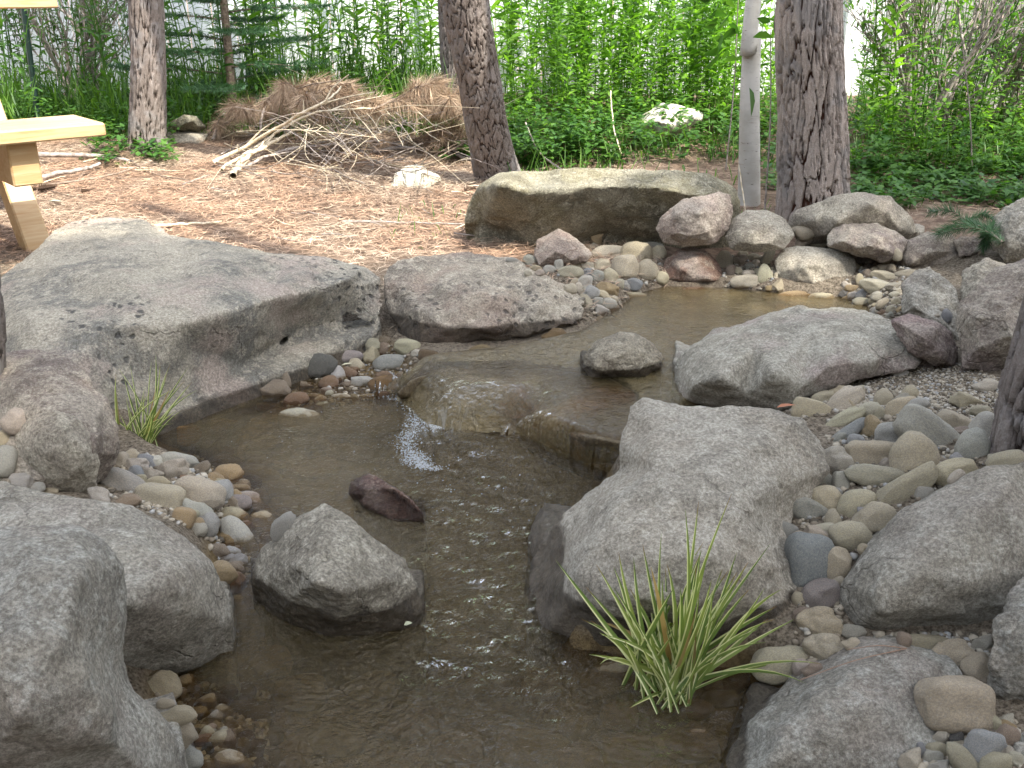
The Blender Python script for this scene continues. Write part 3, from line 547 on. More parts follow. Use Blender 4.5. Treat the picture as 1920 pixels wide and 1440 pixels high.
(376,879,36,18,30,'box','brown',0),(393,869,20,13,0,'box','rust',0),(418,846,46,18,-10,'angular','rust',0),(452,873,28,18,0,'rough','spec',0),(408,907,32,22,-20,'rough','olive',0),(427,916,22,18,0,'oval','brown',0),(451,918,36,20,0,'oval','gold',0),(441,944,56,30,0,'oval','purple','purple-brown wet stone'),(443,975,56,36,-28,'oval','gold','golden striped cobble'),
(491,978,58,40,-25,'angular','tan','angular gold-tan stone'),(507,1005,42,20,5,'oval','gold',0),(452,1014,98,44,-50,'egg','white','white teardrop cobble'),(411,1035,42,30,-8,'oval','brown',0),(437,1071,42,34,0,'oval','brown',0),(441,1096,34,46,0,'rough','rust',0),(329,912,18,16,0,'oval','blue',0),(246,912,16,12,0,'rough','tan',0),
(5,868,46,60,-10,'oval','grey','grey-green cobble at the picture edge'),(28,790,46,46,0,'oval','pink',0),(5,822,26,30,0,'oval','tan',0),(40,902,44,32,-25,'rough','spec',0),(66,911,36,24,-10,'oval','white',0),(95,921,26,13,0,'oval','tan',0),(410,890,18,14,0,'rough','brown',0),(396,895,20,16,0,'rough','brown',0),(350,900,26,18,0,'rough','rust',0),(420,1000,20,26,0,'oval','dark',0),(315,870,16,14,0,'oval','greyspec',0),
(302,1287,72,56,-5,'oval','tan','thick tan cobble'),(337,1306,26,32,0,'oval','pink',0),(311,1321,32,22,0,'oval','pink',0),(345,1313,28,24,0,'rough','olive',0),(404,1314,50,34,-22,'angular','rust','rusty pitted stone'),(460,1321,72,28,-10,'rough','rust','flat rusty stone'),(334,1341,64,34,5,'oval','tan','long tan cobble'),(373,1340,38,26,10,'angular','gold',0),(384,1357,58,11,33,'box','brown',0),
(346,1378,44,50,0,'oval','pink','smooth pinkish cobble'),(386,1376,48,22,42,'oval','brown',0),(414,1384,24,42,-18,'rough','spec',0),(412,1420,32,18,-5,'oval','grey',0),(357,1424,46,40,-20,'oval','grey',0),(392,1440,28,30,20,'oval','cream',0),(390,1408,22,30,0,'rough','dark',0),(378,1305,22,18,0,'rough','rust',0),
(1384,1281,58,38,0,'rough','rust','rusty rough stone behind the striped grass'),(1338,1290,40,30,0,'rough','brown',0),(1276,1348,32,42,10,'rough','greyspec','speckled stone under the striped grass'),(1243,1358,46,36,-5,'oval','brown','brown stone in the shallows'),(1316,1270,26,20,0,'oval','brown',0),
]
DIRW = {0: 'beside', 1: 'above', 2: 'below'}
ANCH2 = [(a[0], a[1], a[3]) for a in ANCH if a]+[(s[0], s[1], s[7]) for s in ST if s[7]]
used_labels = {}
def rel_label(px, py, own, cw, sw, size):
    cand = sorted(((math.hypot(px-a, (py-b)*1.2), a, b, n) for a, b, n in ANCH2 if n != own), key=lambda t: t[0])
    def word(a, b): 
        dx, dy = px-a, py-b
        return ('left of' if dx < 0 else 'right of') if abs(dx) > abs(dy) else ('above' if dy < 0 else 'below')
    sz = 'large' if size > 80 else 'medium' if size > 45 else 'small' if size > 24 else 'tiny'
    kind_w = 'cobble' if size > 40 else 'pebble'
    for k in range(6):
        if own: lab = f"{own}, {cw} and {sw}, {word(*cand[k][1:3])} the {cand[k][3]}"
        else: lab = f"{sz} {cw} {sw} {kind_w} just {word(*cand[k][1:3])} the {cand[k][3]}"
        if lab not in used_labels and len(lab.split()) <= 16: break
    else:
        for k in range(1, 8):
            lab = f"{sz} {cw} {sw} {kind_w} between the {cand[0][3]} and the {cand[k][3]}"
            if lab not in used_labels and len(lab.split()) <= 16: break
    used_labels[lab] = 1
    return lab
CAMROT = Matrix((RIGHT, UP, -FWD)).transposed()
def place_stone(px, py, w, h, ang, shape, clr, label, group, embed=.35, name='cobble', cat='cobble', bvh=None, thick=.85, r=random):
    d = ray(px, py+h*.12).normalized(); hit = (bvh or BV).ray_cast(CAM, d)
    if hit[0] is None: return None
    c = hit[0]; dep = fwd_depth(c); W = w*dep/F; Hh = h*dep/F; T = min(W, Hh)*thick*r.uniform(.85, 1.15)
    d = ray(px, py).normalized(); c = CAM+d*(dep/d.dot(FWD)); c = c-d*(T*.5*(1-embed*2)); k = 1-T*.5*(1-embed*2)/dep
    me = BASES[shape][r.randrange(4)]
    o = bpy.data.objects.new(name, me); COL.objects.link(o)
    R = CAMROT @ Matrix.Rotation(math.radians(ang), 3, 'Z')
    if shape in ('oval', 'box') and r.random() < .5: R = R @ Matrix.Rotation(math.pi, 3, 'Z')
    S = Matrix.Diagonal((W*.575*k, Hh*.575*k, T*.55))
    mm = (R @ S).to_4x4(); mm.translation = c; o.matrix_world = mm
    cl, al, _ = CLR[clr]; j = r.uniform(.9, 1.1); o.color = (cl[0]*j*r.uniform(.96, 1.04), cl[1]*j, cl[2]*j*r.uniform(.94, 1.06), al)
    o['waterline'] = ZU if float(sdf(UPP, np.array([c.x]), np.array([c.y]))[0]) < .06 and c.y > 2.2 else .0
    if label is not None: tag(o, label, cat, group)
    return o
stones = []
rs = random.Random(3)
for s in ST:
    px, py, w, h, ang, shp, clr, nm = s
    lab = rel_label(px, py, nm, CLR[clr][2], SHW[shp], max(w, h))
    reg = 'cobbles on the cobble bank' if px > 1470 and py > 690 else 'pebbles round the upper pool' if px > 940 and py < 690 else 'stones below the falls' if py < 790 else 'cobbles of the near bank'
    if px > 1200 and py > 1190: reg = 'cobbles round the low boulder'
    o = place_stone(px, py, w, h, ang, shp, clr, lab, reg, r=rs)
    if o: stones.append(o)
BIND = list(stones)
print('stones', len(stones))

# ------------------------------------------------------------------ filler pebbles and gravel
def in_poly(poly, x, y):
    ins = False; n = len(poly)
    for i in range(n):
        ax, ay = poly[i]; bx, by = poly[(i+1) % n]
        if (ay > y) != (by > y) and x < (bx-ax)*(y-ay)/(by-ay)+ax: ins = not ins
    return ins
def zone_points(poly, n, r):
    x0 = min(p[0] for p in poly); x1 = max(p[0] for p in poly); y0 = min(p[1] for p in poly); y1 = max(p[1] for p in poly); out = []
    while len(out) < n:
        x, y = r.uniform(x0, x1), r.uniform(y0, y1)
        if in_poly(poly, x, y): out.append((x, y))
    return out
Z_BANK = [(1490,740),(1700,720),(1870,790),(1890,870),(1700,960),(1600,1080),(1560,1230),(1480,1260),(1500,1100),(1470,1000),(1560,880),(1550,800)]
Z_UP = [(980,480),(1240,450),(1250,530),(1170,560),(1150,600),(1090,600),(1000,520)]
Z_UP2 = [(1350,480),(1450,480),(1460,545),(1360,540)]
Z_UP3 = [(1590,500),(1690,480),(1720,520),(1690,600),(1580,570)]
Z_L = [(200,850),(370,855),(470,880),(520,990),(480,1060),(440,1120),(380,1000),(200,930)]
Z_BL = [(280,1270),(360,1280),(500,1300),(500,1440),(340,1440)]
Z_BR = [(1690,1350),(1900,1350),(1920,1440),(1690,1440)]
Z_BR2 = [(1640,1190),(1860,1190),(1860,1290),(1800,1280),(1790,1240),(1640,1215)]
Z_GAP = [(470,740),(620,680),(700,640),(800,660),(760,740),(560,780)]
fill = [(Z_BANK,38,22,42,'small tan pebble filling a gap in the bank of cobbles','filler pebbles of the cobble bank'),(Z_UP,16,12,22,'little pebble among the stones where the upper pool narrows','filler pebbles where the upper pool narrows'),
        (Z_UP2,10,10,18,'little pebble between the reddish and the oblong boulder','filler pebbles behind the upper pool'),(Z_UP3,18,12,24,'little tan pebble beside the pointed ridge boulder','filler pebbles beside the pointed boulder'),
        (Z_L,30,18,38,'small pebble between the cobbles of the left bank','filler pebbles of the left bank'),(Z_BL,16,20,40,'small pebble beside the nearest bluish boulder','filler pebbles at the nearest boulder'),
        (Z_BR,16,20,40,'small pebble below the big yellowish cobble','filler pebbles in the near corner'),(Z_BR2,8,18,30,'small pebble above the low sloping boulder','filler pebbles above the low boulder'),([(370,850),(520,870),(545,1000),(480,1130),(420,1100),(400,960)],34,24,54,'small wet pebble at the waterline of the left bank','wet pebbles at the near waterline'),([(340,1280),(520,1310),(520,1440),(400,1440)],26,24,56,'small wet pebble beside the nearest bluish boulder','wet pebbles by the nearest boulder'),(Z_GAP,24,16,34,'small wet pebble under the huge flat-topped boulder','filler pebbles in the boulder gap')]
rf = random.Random(11)
def fs_(r, x, y, s, lab):
    sh = r.choice(('oval','oval','rough','box','angular','tri')); cl = r.choice(('tan','tan','olive','grey','cream','brown','spec','pink','greyspec','gold') if 'wet' not in lab else ('brown','gold','rust','olive','greyspec'))
    return sh, cl, rel_label(x, y, 0, CLR[cl][2], SHW[sh], s)
for poly, n, a, b, lab, grp in fill:
    for x, y in zone_points(poly, n, rf):
        s = rf.uniform(a, b); d = ray(x, y).normalized()
        h1 = BVG.ray_cast(CAM, d); h2 = BV.ray_cast(CAM, d)
        if h1[0] is None or (h1[0]-h2[0]).length > .02: continue
        o = place_stone(x, y, s, s*rf.uniform(.6, .95), rf.uniform(-50, 50), *fs_(rf, x, y, s, lab), grp, embed=.55, name='pebble', cat='pebble', r=rf)
# stones lying under the water
SUB = [(820,1200,150,70),(640,800,90,40),(560,790,80,44),(700,800,110,36),(390,800,110,46),(450,790,60,36),(340,815,60,40),(490,895,84,44),(530,915,60,30),(1130,1275,90,54),(1160,1340,64,50),(1090,1365,60,44),(1030,1290,110,64),
       (1000,1400,120,70),(1090,1420,90,60),(700,1290,100,60),(900,1290,90,50),(780,1360,110,60),(640,1390,100,60),(560,1300,90,60),(500,1240,80,60),(450,1150,46,60),(470,1340,80,46),(440,1430,70,40),(540,1420,80,60),(860,1400,90,50),(960,1240,80,40),
       (600,1240,70,44),(470,940,60,36),(540,960,60,30),(590,880,90,40),(660,850,90,36),(800,930,80,40),(900,950,70,36),(850,1080,80,50),(920,1160,70,44),(740,1230,70,50),(1220,1290,70,44),(1180,1270,56,40),(1300,1330,60,40),(1260,1400,80,50),(1180,1410,90,60),
       (425,820,50,26),(500,830,60,28),(580,830,70,28),(1300,1400,90,60),(1350,1310,60,30)]
for x, y, w, h in SUB:
    o = place_stone(x+rf.uniform(-8, 8), y, w, h, rf.uniform(-15, 15), rf.choice(('oval','oval','box','rough')), rf.choice(('tan','gold','cream','tan','pink','cream','olive')), 'brownish stone seen dimly through the murky pool water', 'stones on the bed of the pool', embed=-.05, name='submerged_stone', cat='stone', bvh=BVG, thick=.8, r=rf)
for x, y, w, h, c in [(1190,560,50,22,'tan'),(1240,552,60,20,'gold'),(1300,548,60,18,'rust'),(1360,552,60,18,'tan'),(1420,556,50,18,'olive'),(1490,556,60,20,'gold'),(1540,560,44,20,'tan'),(1210,600,50,26,'olive'),(1170,620,40,20,'gold'),(1250,690,50,24,'gold'),(1130,650,44,20,'gold'),(1160,640,44,22,'tan'),(1560,570,40,16,'gold')]:
    place_stone(x, y, w, h, 0, 'oval', c, 'rusty brown stone just under the clear edge of the upper pool', 'stones under the upper pool water', embed=.15, name='submerged_stone', cat='stone', bvh=BVG, r=rf)
# fine gravel: far too many to count
def gravel(name, zones, label, rmin, rmax, seed):
    r = random.Random(seed); ico = bmesh.new(); bmesh.ops.create_icosphere(ico, subdivisions=1, radius=1)
    bv = np.array([v.co[:] for v in ico.verts]); bf = np.array([[v.index for v in f.verts] for f in ico.faces]); ico.free()
    V = []; Fs = []; T = []; off = 0
    for poly, n in zones:
        for x, y in zone_points(poly, n, r):
            d = ray(x, y).normalized(); h1 = BVG.ray_cast(CAM, d); h2 = BV.ray_cast(CAM, d)
            if h1[0] is None or (h1[0]-h2[0]).length > .015: continue
            s = r.uniform(rmin, rmax)*r.uniform(.6, 1); sc = np.array([r.uniform(.7, 1.3), r.uniform(.7, 1.3), r.uniform(.5, .9)])*s
            a = r.uniform(0, 6.3); c, s_ = math.cos(a), math.sin(a)
            v = bv*sc*(1+np.array([[r.uniform(-.2, .2)] for _ in bv])); v = v@np.array([[c, s_, 0], [-s_, c, 0], [0, 0, 1]])
            V.append(v+np.array(h1[0])+[0, 0, s*.2]); Fs.append(bf+off); off += len(bv); T.append(np.full(len(bv), r.random()))
    me = mesh_np(name, np.concatenate(V), np.concatenate(Fs), False)
    at = me.attributes.new('tint', 'FLOAT', 'POINT'); at.data.foreach_set('value', np.concatenate(T).astype(np.float32))
    o = obj(name, me, M_GRAV); tag(o, label, 'gravel', kind='stuff')
mg = M('gravel'); t = mg.attr('tint'); cr = mg.node('ShaderNodeValToRGB'); mg.l.new(t, cr.inputs[0]); e = cr.color_ramp.elements
e[0].color = (.06,.05,.035,1); e[1].color = (.38,.34,.27,1)
for p_, c_ in ((.25,(.15,.12,.085,1)),(.5,(.24,.205,.15,1)),(.75,(.33,.29,.22,1)),(.88,(.24,.24,.23,1))): k = e.new(p_); k.color = c_
M_GRAV = mg.fin(mg.mix(.35, cr.outputs[0], mg.noise(200, 3, vec=mg.pos()), 'SOFT_LIGHT'), .85)
Z_SAND = [(1590,720),(1680,660),(1800,680),(1900,720),(1900,860),(1800,830),(1680,790),(1560,750)]
gravel('sand_gravel', [(Z_SAND, 6000)], 'heap of coarse sand and fine gravel below the tall brown boulder', .0015, .005, 1)
gravel('fine_gravel', [(Z_BANK, 1300), (Z_UP, 500), (Z_UP2, 250), (Z_UP3, 500), (Z_L, 1300), (Z_BL, 700), (Z_BR, 700), (Z_BR2, 500), (Z_GAP, 600), ([(1280,740),(1500,760),(1620,700),(1640,760),(1500,790)], 500)], 'fine gravel packed between the cobbles round the pools', .004, .010, 2)

# ------------------------------------------------------------------ water
BVW = bvh_of([ground]+BOULD)
def flow_h(X, Y, lvl):
    # ripples, stronger below the falls and in the narrow run between the boulders
    fx, fy = P(850, 800, 0)[:2]; d1 = np.hypot(X-fx, Y-fy); nx_, ny_ = P(930, 1200, 0)[:2]; d2 = np.hypot((X-nx_), (Y-ny_)*1.2); ex, ey = P(900, 980, 0)[:2]; d3 = np.hypot(X-ex, (Y-ey)*.8)
    a = .25+1.0*np.exp(-(d1/.22)**2)+.9*np.exp(-(d2/.22)**2)+.75*np.exp(-(d3/.25)**2)
    if lvl > .01: a = .06+.3*np.exp(-(d1/.45)**2)
    wv = n2(X*1.0+.35*Y, Y*1.1, 14, 3, 21)*.0060+n2(X+.3*Y, Y*1.25, 40, 3, 22)*.0030
    return a*wv
mw = M('water'); pos = mw.pos(); murk = mw.attr('murk'); foam = mw.attr('foam'); rip = mw.attr('ripple')
mw.n.remove(mw.b)
tr = mw.node('ShaderNodeBsdfTransparent'); tr.inputs[0].default_value = (.80, .70, .52, 1)
df = mw.node('ShaderNodeBsdfDiffuse'); mw.l.new(mw.mix(mw.noise(2.5, 3, vec=pos), (.140,.108,.052), (.195,.155,.082)), df.inputs[0])
gl = mw.node('ShaderNodeBsdfGlossy'); gl.inputs[0].default_value = (1, 1, 1, 1); gl.inputs[1].default_value = .035
wp = mw.vmul(pos, (1.1, 1.0, 1.)); h = mw.math('ADD', mw.noise(26, 4, .6, wp, .8), mw.math('MULTIPLY', mw.noise(85, 3, .6, wp, .5), .45))
bn = mw.node('ShaderNodeBump'); bn.inputs['Distance'].default_value = .045; mw.l.new(h, bn.inputs['Height']); mw.l.new(mw.ramp(rip, 0, 1, .25, 1.0), bn.inputs['Strength'])
for s_ in (gl, df): mw.l.new(bn.outputs[0], s_.inputs['Normal'])
fr = mw.node('ShaderNodeFresnel'); fr.inputs[0].default_value = 1.33; mw.l.new(bn.outputs[0], fr.inputs['Normal'])
m1 = mw.node('ShaderNodeMixShader'); mw.l.new(murk, m1.inputs[0]); mw.l.new(tr.outputs[0], m1.inputs[1]); mw.l.new(df.outputs[0], m1.inputs[2])
m2 = mw.node('ShaderNodeMixShader'); mw.l.new(fr.outputs[0], m2.inputs[0]); mw.l.new(m1.outputs[0], m2.inputs[1]); mw.l.new(gl.outputs[0], m2.inputs[2])
fd = mw.node('ShaderNodeBsdfDiffuse'); fd.inputs[0].default_value = (.46, .48, .48, 1)
fn = mw.noise(75, 4, .6, mw.vmul(pos, (1, .20, .20)), .4); fm = mw.math('MULTIPLY', mw.ramp(fn, .50, .70), foam)
m3 = mw.node('ShaderNodeMixShader'); mw.l.new(fm, m3.inputs[0]); mw.l.new(m2.outputs[0], m3.inputs[1]); mw.l.new(fd.outputs[0], m3.inputs[2]); mw.l.new(m3.outputs[0], mw.out.inputs[0])
LIP = np.array([P(a, b, 0)[:2] for a, b in ((735,735),(750,752),(800,795),(850,806),(935,808),(960,806))]); EDG = np.array([P(a, b, c)[:2] for a, b, c in ((960,802,.015),(980,794,.035),(1030,798,.066),(1100,815,.08),(1168,826,.085),(1180,840,.085))])
def dline(L, X, Y):
    d = np.full(X.shape, 1e9)
    for (ax, ay), (bx, by) in zip(L[:-1], L[1:]):
        ex, ey = bx-ax, by-ay; t = np.clip(((X-ax)*ex+(Y-ay)*ey)/(ex*ex+ey*ey), 0, 1); d = np.minimum(d, np.hypot(X-ax-t*ex, Y-ay-t*ey))
    return d
def water(name, x0, x1, y0, y1, step, upper):
    xs = np.arange(x0, x1, step); ys = np.arange(y0, y1, step); X, Y = np.meshgrid(xs, ys)
    if upper:
        d = sdf(UPP, X, Y); dl_ = dline(LIP, X, Y); de = dline(EDG, X, Y); wob = n2(X, Y, 20, 3, 31)
        sd = np.where(d < 0, dl_, -dl_)+wob*.008
        keep = (d < .012) | ((d < .06) & (dl_ > .06) & (de > .11))
        t = np.clip((sd+.008)/.15, 0, 1); Z = -.006+(ZU+.006)*(1-(1-t)**2.2)+.004*wob*(1-t)*sstep(0, .3, t)+flow_h(X, Y, ZU)
        bank = sstep(-.03, .05, d)*(dl_ > .05)*(de > .05); Z = Z-.05*bank-.022*sstep(.016, .0, de)
        fx, fy = P(835, 775, .04)[:2]; dm = np.hypot((X-fx), (Y-fy)); gx, gy = P(900, 740, .07)[:2]
        foam = (.22*np.exp(-(dm/.045)**2)+.05*np.exp(-((X-gx)**2+(Y-gy)**2)/.006))*(sd > -.02)
        rip = .20+.30*np.exp(-(dm/.3)**2)
    else:
        keep = sdf(LOW, X, Y) < .3; Z = flow_h(X, Y, 0)
        fx, fy = P(815, 800, 0)[:2]; d1 = np.hypot(X-fx, (Y-fy)); foam = .6*np.exp(-(d1/.05)**2)
        ex, ey = P(930, 930, 0)[:2]; nx_, ny_ = P(930, 1190, 0)[:2]
        rip = .22+.8*np.exp(-(np.hypot(X-ex, (Y-ey)*.6)/.20)**2)+.7*np.exp(-(np.hypot(X-nx_, Y-ny_)/.2)**2)+.5*np.exp(-(d1/.2)**2)+.2
    ny, nx = X.shape; V = np.stack([X, Y, Z], -1).reshape(-1, 3)
    i = (np.arange(ny-1)[:, None]*nx+np.arange(nx-1)[None]); kf = keep[:-1, :-1] & keep[1:, 1:] & keep[1:, :-1] & keep[:-1, 1:]
    i = i[kf]; faces = np.stack([i, i+1, i+nx+1, i+nx], 1)
    used = np.unique(faces); remap = np.full(len(V), -1); remap[used] = np.arange(len(used)); V = V[used]; faces = remap[faces]
    me = mesh_np(name, V, faces)
    dep = np.empty(len(V))
    for k, v in enumerate(V):
        h_ = BVW.ray_cast(Vector(v)+Vector((0, 0, .0)), Vector((0, 0, -1)), 2); dep[k] = h_[3] if h_[0] is not None else .0
    mk = 1-np.exp(-dep*(3.4 if not upper else 9)); mk = np.clip(mk*.95+(.10 if upper else 0), 0, .74)
    fo = foam.ravel()[used]
    rim = np.where(dep < .004, .0, 0)
    for nme, arr in (('murk', mk), ('foam', np.clip(fo+rim, 0, 1)), ('ripple', np.clip(rip.ravel()[used], 0, 1))):
        at = me.attributes.new(nme, 'FLOAT', 'POINT'); at.data.foreach_set('value', arr.astype(np.float32))
    o = obj(name, me, mw.m); tag(o, kind='structure'); return o
water('water', -1.1, .85, .55, 2.55, .0065, False)
water('upper_pool_water', -.45, 1.45, 1.9, 3.4, .009, True)
# foam bubbles drifting from the falls
def foam_bubbles():
    r = random.Random(5); ico = bmesh.new(); bmesh.ops.create_icosphere(ico, subdivisions=1, radius=1)
    bv = np.array([v.co[:] for v in ico.verts]); bf = np.array([[v.index for v in f.verts] for f in ico.faces]); ico.free()
    V = []; Fs = []; off = 0
    paths = [([(765,745),(790,775),(775,800),(760,830),(775,855),(795,868)], 20, 12, 1700), ([(760,862),(790,872),(822,880)], 16, 6, 350), ([(805,790),(820,800),(815,792)], 16, 9, 350), ([(690,740),(740,745),(770,748)], 22, 6, 120),
             ([(520,840),(700,780),(900,880),(880,960)], 140, 60, 90)]
    for pth, sx, sy, n in paths:
        for k in range(n):
            t = r.random()*(len(pth)-1); i = int(t); f = t-i; x = pth[i][0]*(1-f)+pth[i+1][0]*f+r.gauss(0, sx*.55); y = pth[i][1]*(1-f)+pth[i+1][1]*f+r.gauss(0, sy*.55)
            p = P(x, y, .003); rad = r.uniform(.0006, .0019)
            V.append(bv*[rad, rad, rad*.7]+np.array(p)); Fs.append(bf+off); off += len(bv)
    me = mesh_np('foam_bubbles', np.concatenate(V), np.concatenate(Fs))
    mm = M('foam'); mm.b.inputs['Base Color'].default_value = (.55, .57, .57, 1); mm.b.inputs['Roughness'].default_value = .2
    mm.b.inputs['Alpha'].default_value = .42
    tag(obj('foam_bubbles', me, mm.m), 'white foam bubbles drifting on the pool below the falls', 'foam', kind='stuff')
foam_bubbles()

# ------------------------------------------------------------------ tubes and leaves
def spline(pts, n=6):
    pts = [np.array(p, float) for p in pts]; q = [2*pts[0]-pts[1]]+pts+[2*pts[-1]-pts[-2]]; out = []
    for i in range(1, len(q)-2):
        for k in range(n):
            t = k/n; out.append(.5*((2*q[i])+(-q[i-1]+q[i+1])*t+(2*q[i-1]-5*q[i]+4*q[i+1]-q[i+2])*t*t+(-q[i-1]+3*q[i]-3*q[i+1]+q[i+2])*t**3))
    out.append(pts[-1]); return np.array(out)
class MB:
    def __init__(s): s.V = []; s.F3 = []; s.F4 = []; s.T = []; s.A = []; s.L = []; s.n = 0
    def add(s, v, f, tint=.5, across=None, along=None):
        v = np.asarray(v, float); f = np.asarray(f)+s.n; (s.F4 if f.shape[1] == 4 else s.F3).append(f); s.V.append(v); k = len(v)
        s.T.append(np.full(k, tint) if np.isscalar(tint) else tint); s.A.append(np.zeros(k) if across is None else across); s.L.append(np.zeros(k) if along is None else along); s.n += k
    def tube(s, pts, r0, r1, sides=5, tint=.5):
        pts = np.asarray(pts, float); n = len(pts); d = np.gradient(pts, axis=0); d /= np.linalg.norm(d, axis=1)[:, None]+1e-9
        ref = np.array([0, 0, 1.]) if abs(d[0][2]) < .9 else np.array([1., 0, 0])
        a = np.cross(d, ref); a /= np.linalg.norm(a, axis=1)[:, None]+1e-9; b = np.cross(d, a)
        r = np.linspace(r0, r1, n)[:, None, None] if np.isscalar(r0) else np.asarray(r0)[:, None, None]
        th = np.linspace(0, 2*math.pi, sides, endpoint=False)
        v = pts[:, None]+r*(a[:, None]*np.cos(th)[None, :, None]+b[:, None]*np.sin(th)[None, :, None])
        i = np.arange(n-1)[:, None]*sides; j = np.arange(sides)[None]; j2 = (j+1) % sides
        f = np.stack([(i+j), (i+j2), (i+sides+j2), (i+sides+j)], -1).reshape(-1, 4)
        s.add(v.reshape(-1, 3), f, tint)
    def leaf(s, base, d, L, w, droop=.3, tint=.5, mid=True, side=None, prof=((0, .12), (.3, 1), (.65, .75), (1, .02))):
        d = np.array(d, float); d /= np.linalg.norm(d); side = np.cross(d, [0, 0, 1.]) if side is None else np.array(side, float); ns = np.linalg.norm(side)
        side = side/ns if ns > 1e-3 else np.array([1., 0, 0]); up = np.cross(side, d); p = np.array(base, float); V = []; A = []; Lg = []
        for t, pw in prof:
            c = p+d*L*t+np.array([0, 0, -1.])*droop*L*t*t
            ww = w*pw*.5
            if mid: V += [c-side*ww+up*ww*.35, c, c+side*ww+up*ww*.35]; A += [1, 0, .2]; Lg += [t]*3
            else: V += [c-side*ww, c+side*ww]; A += [1, 0]; Lg += [t]*2
        k = 3 if mid else 2; f = []
        for i in range(len(prof)-1):
            for j in range(k-1): f.append((i*k+j, i*k+j+1, (i+1)*k+j+1, (i+1)*k+j))
        s.add(V, f, tint, np.array(A, float), np.array(Lg, float))
    def build(s, name, mat=None, parent=None, loc=None, origin=None, smooth=True):
        V = np.concatenate(s.V)
        if origin is not None: V = V-np.array(origin)
        fs = [np.concatenate(f) for f in (s.F3, s.F4) if f]
        me = mesh_np(name, V, fs, smooth)
        for nm, arr in (('tint', s.T), ('across', s.A), ('along', s.L)):
            at = me.attributes.new(nm, 'FLOAT', 'POINT'); at.data.foreach_set('value', np.concatenate(arr).astype(np.float32))
        if name is None or parent == 'mesh': return me
        return obj(name, me, mat, parent, loc)
def needles(mb, pts, n, L, wd, r, spread=1., fwd=.6, droop=.0, tips=1.):
    """thin needles standing off a branch given by points"""
    pts = np.asarray(pts, float); n = int(n); t = r.random(n)*(len(pts)-1)*tips; i = np.minimum(t.astype(int), len(pts)-2); f = (t-i)[:, None]
    p = pts[i]*(1-f)+pts[i+1]*f; d = pts[i+1]-pts[i]; d /= np.linalg.norm(d, axis=1)[:, None]+1e-9
    q = r.normal(size=(n, 3)); q -= (q*d).sum(1)[:, None]*d; q /= np.linalg.norm(q, axis=1)[:, None]+1e-9
    dirs = q*spread+d*fwd+np.array([0, 0, -droop]); dirs /= np.linalg.norm(dirs, axis=1)[:, None]; LL = L*r.uniform(.7, 1.15, n)[:, None]
    s = np.cross(dirs, r.normal(size=(n, 3))); s /= np.linalg.norm(s, axis=1)[:, None]+1e-9
    V = np.stack([p-s*wd/2, p+s*wd/2, p+dirs*LL+np.array([0, 0, -droop*.3])*LL], 1).reshape(-1, 3)
    mb.add(V, np.arange(3*n).reshape(-1, 3), np.repeat(r.random(n), 3))

bark_twig = M('twig_bark'); c = bark_twig.mix(bark_twig.ramp(bark_twig.noise(60, 4, vec=bark_twig.pos()), .35, .65), (.12,.085,.06), (.26,.20,.15)); bark_twig.fin(c, .85)
pale_twig = M('pale_wood'); c = pale_twig.mix(pale_twig.ramp(pale_twig.noise(50, 4, vec=pale_twig.pos()), .35, .65), (.42,.34,.22), (.62,.54,.40)); pale_twig.fin(c, .7)
grey_twig = M('grey_twig'); c = grey_twig.mix(grey_twig.ramp(grey_twig.noise(50, 4, vec=grey_twig.pos()), .35, .65), (.17,.14,.12), (.36,.31,.27)); grey_twig.fin(c, .8)
needle_green = leaf_mat('needle_green', (.035,.085,.03), (.06,.12,.04), .25)
needle_fir = leaf_mat('needle_fir', (.035,.095,.045), (.06,.14,.07), .2)
needle_dead = M('dead_needles'); t = needle_dead.attr('tint'); needle_dead.fin(needle_dead.mix(t, (.24,.155,.095), (.48,.36,.24)), .6)
litter_m = M('needle_litter'); t = litter_m.attr('tint'); nn = litter_m.noise(2.2, 3, vec=litter_m.pos()); litter_m.fin(litter_m.mix(litter_m.ramp(nn, .4, .6), litter_m.mix(t, (.22,.12,.07), (.54,.36,.23)), litter_m.mix(t, (.25,.17,.11), (.56,.45,.33))), .6)
weed_green = leaf_mat('weed_green', (.11,.25,.035), (.17,.34,.055), .55)
weed_dark = leaf_mat('weed_dark', (.05,.14,.03), (.09,.20,.045), .42)
grass_green = leaf_mat('grass_green', (.06,.15,.03), (.12,.24,.05), .45)
shrub_leaf = leaf_mat('shrub_leaf', (.07,.17,.03), (.11,.25,.05), .5)
var_leaf = leaf_mat('striped_leaf', (.15,.22,.07), (.24,.31,.11), .35, stripe=True)

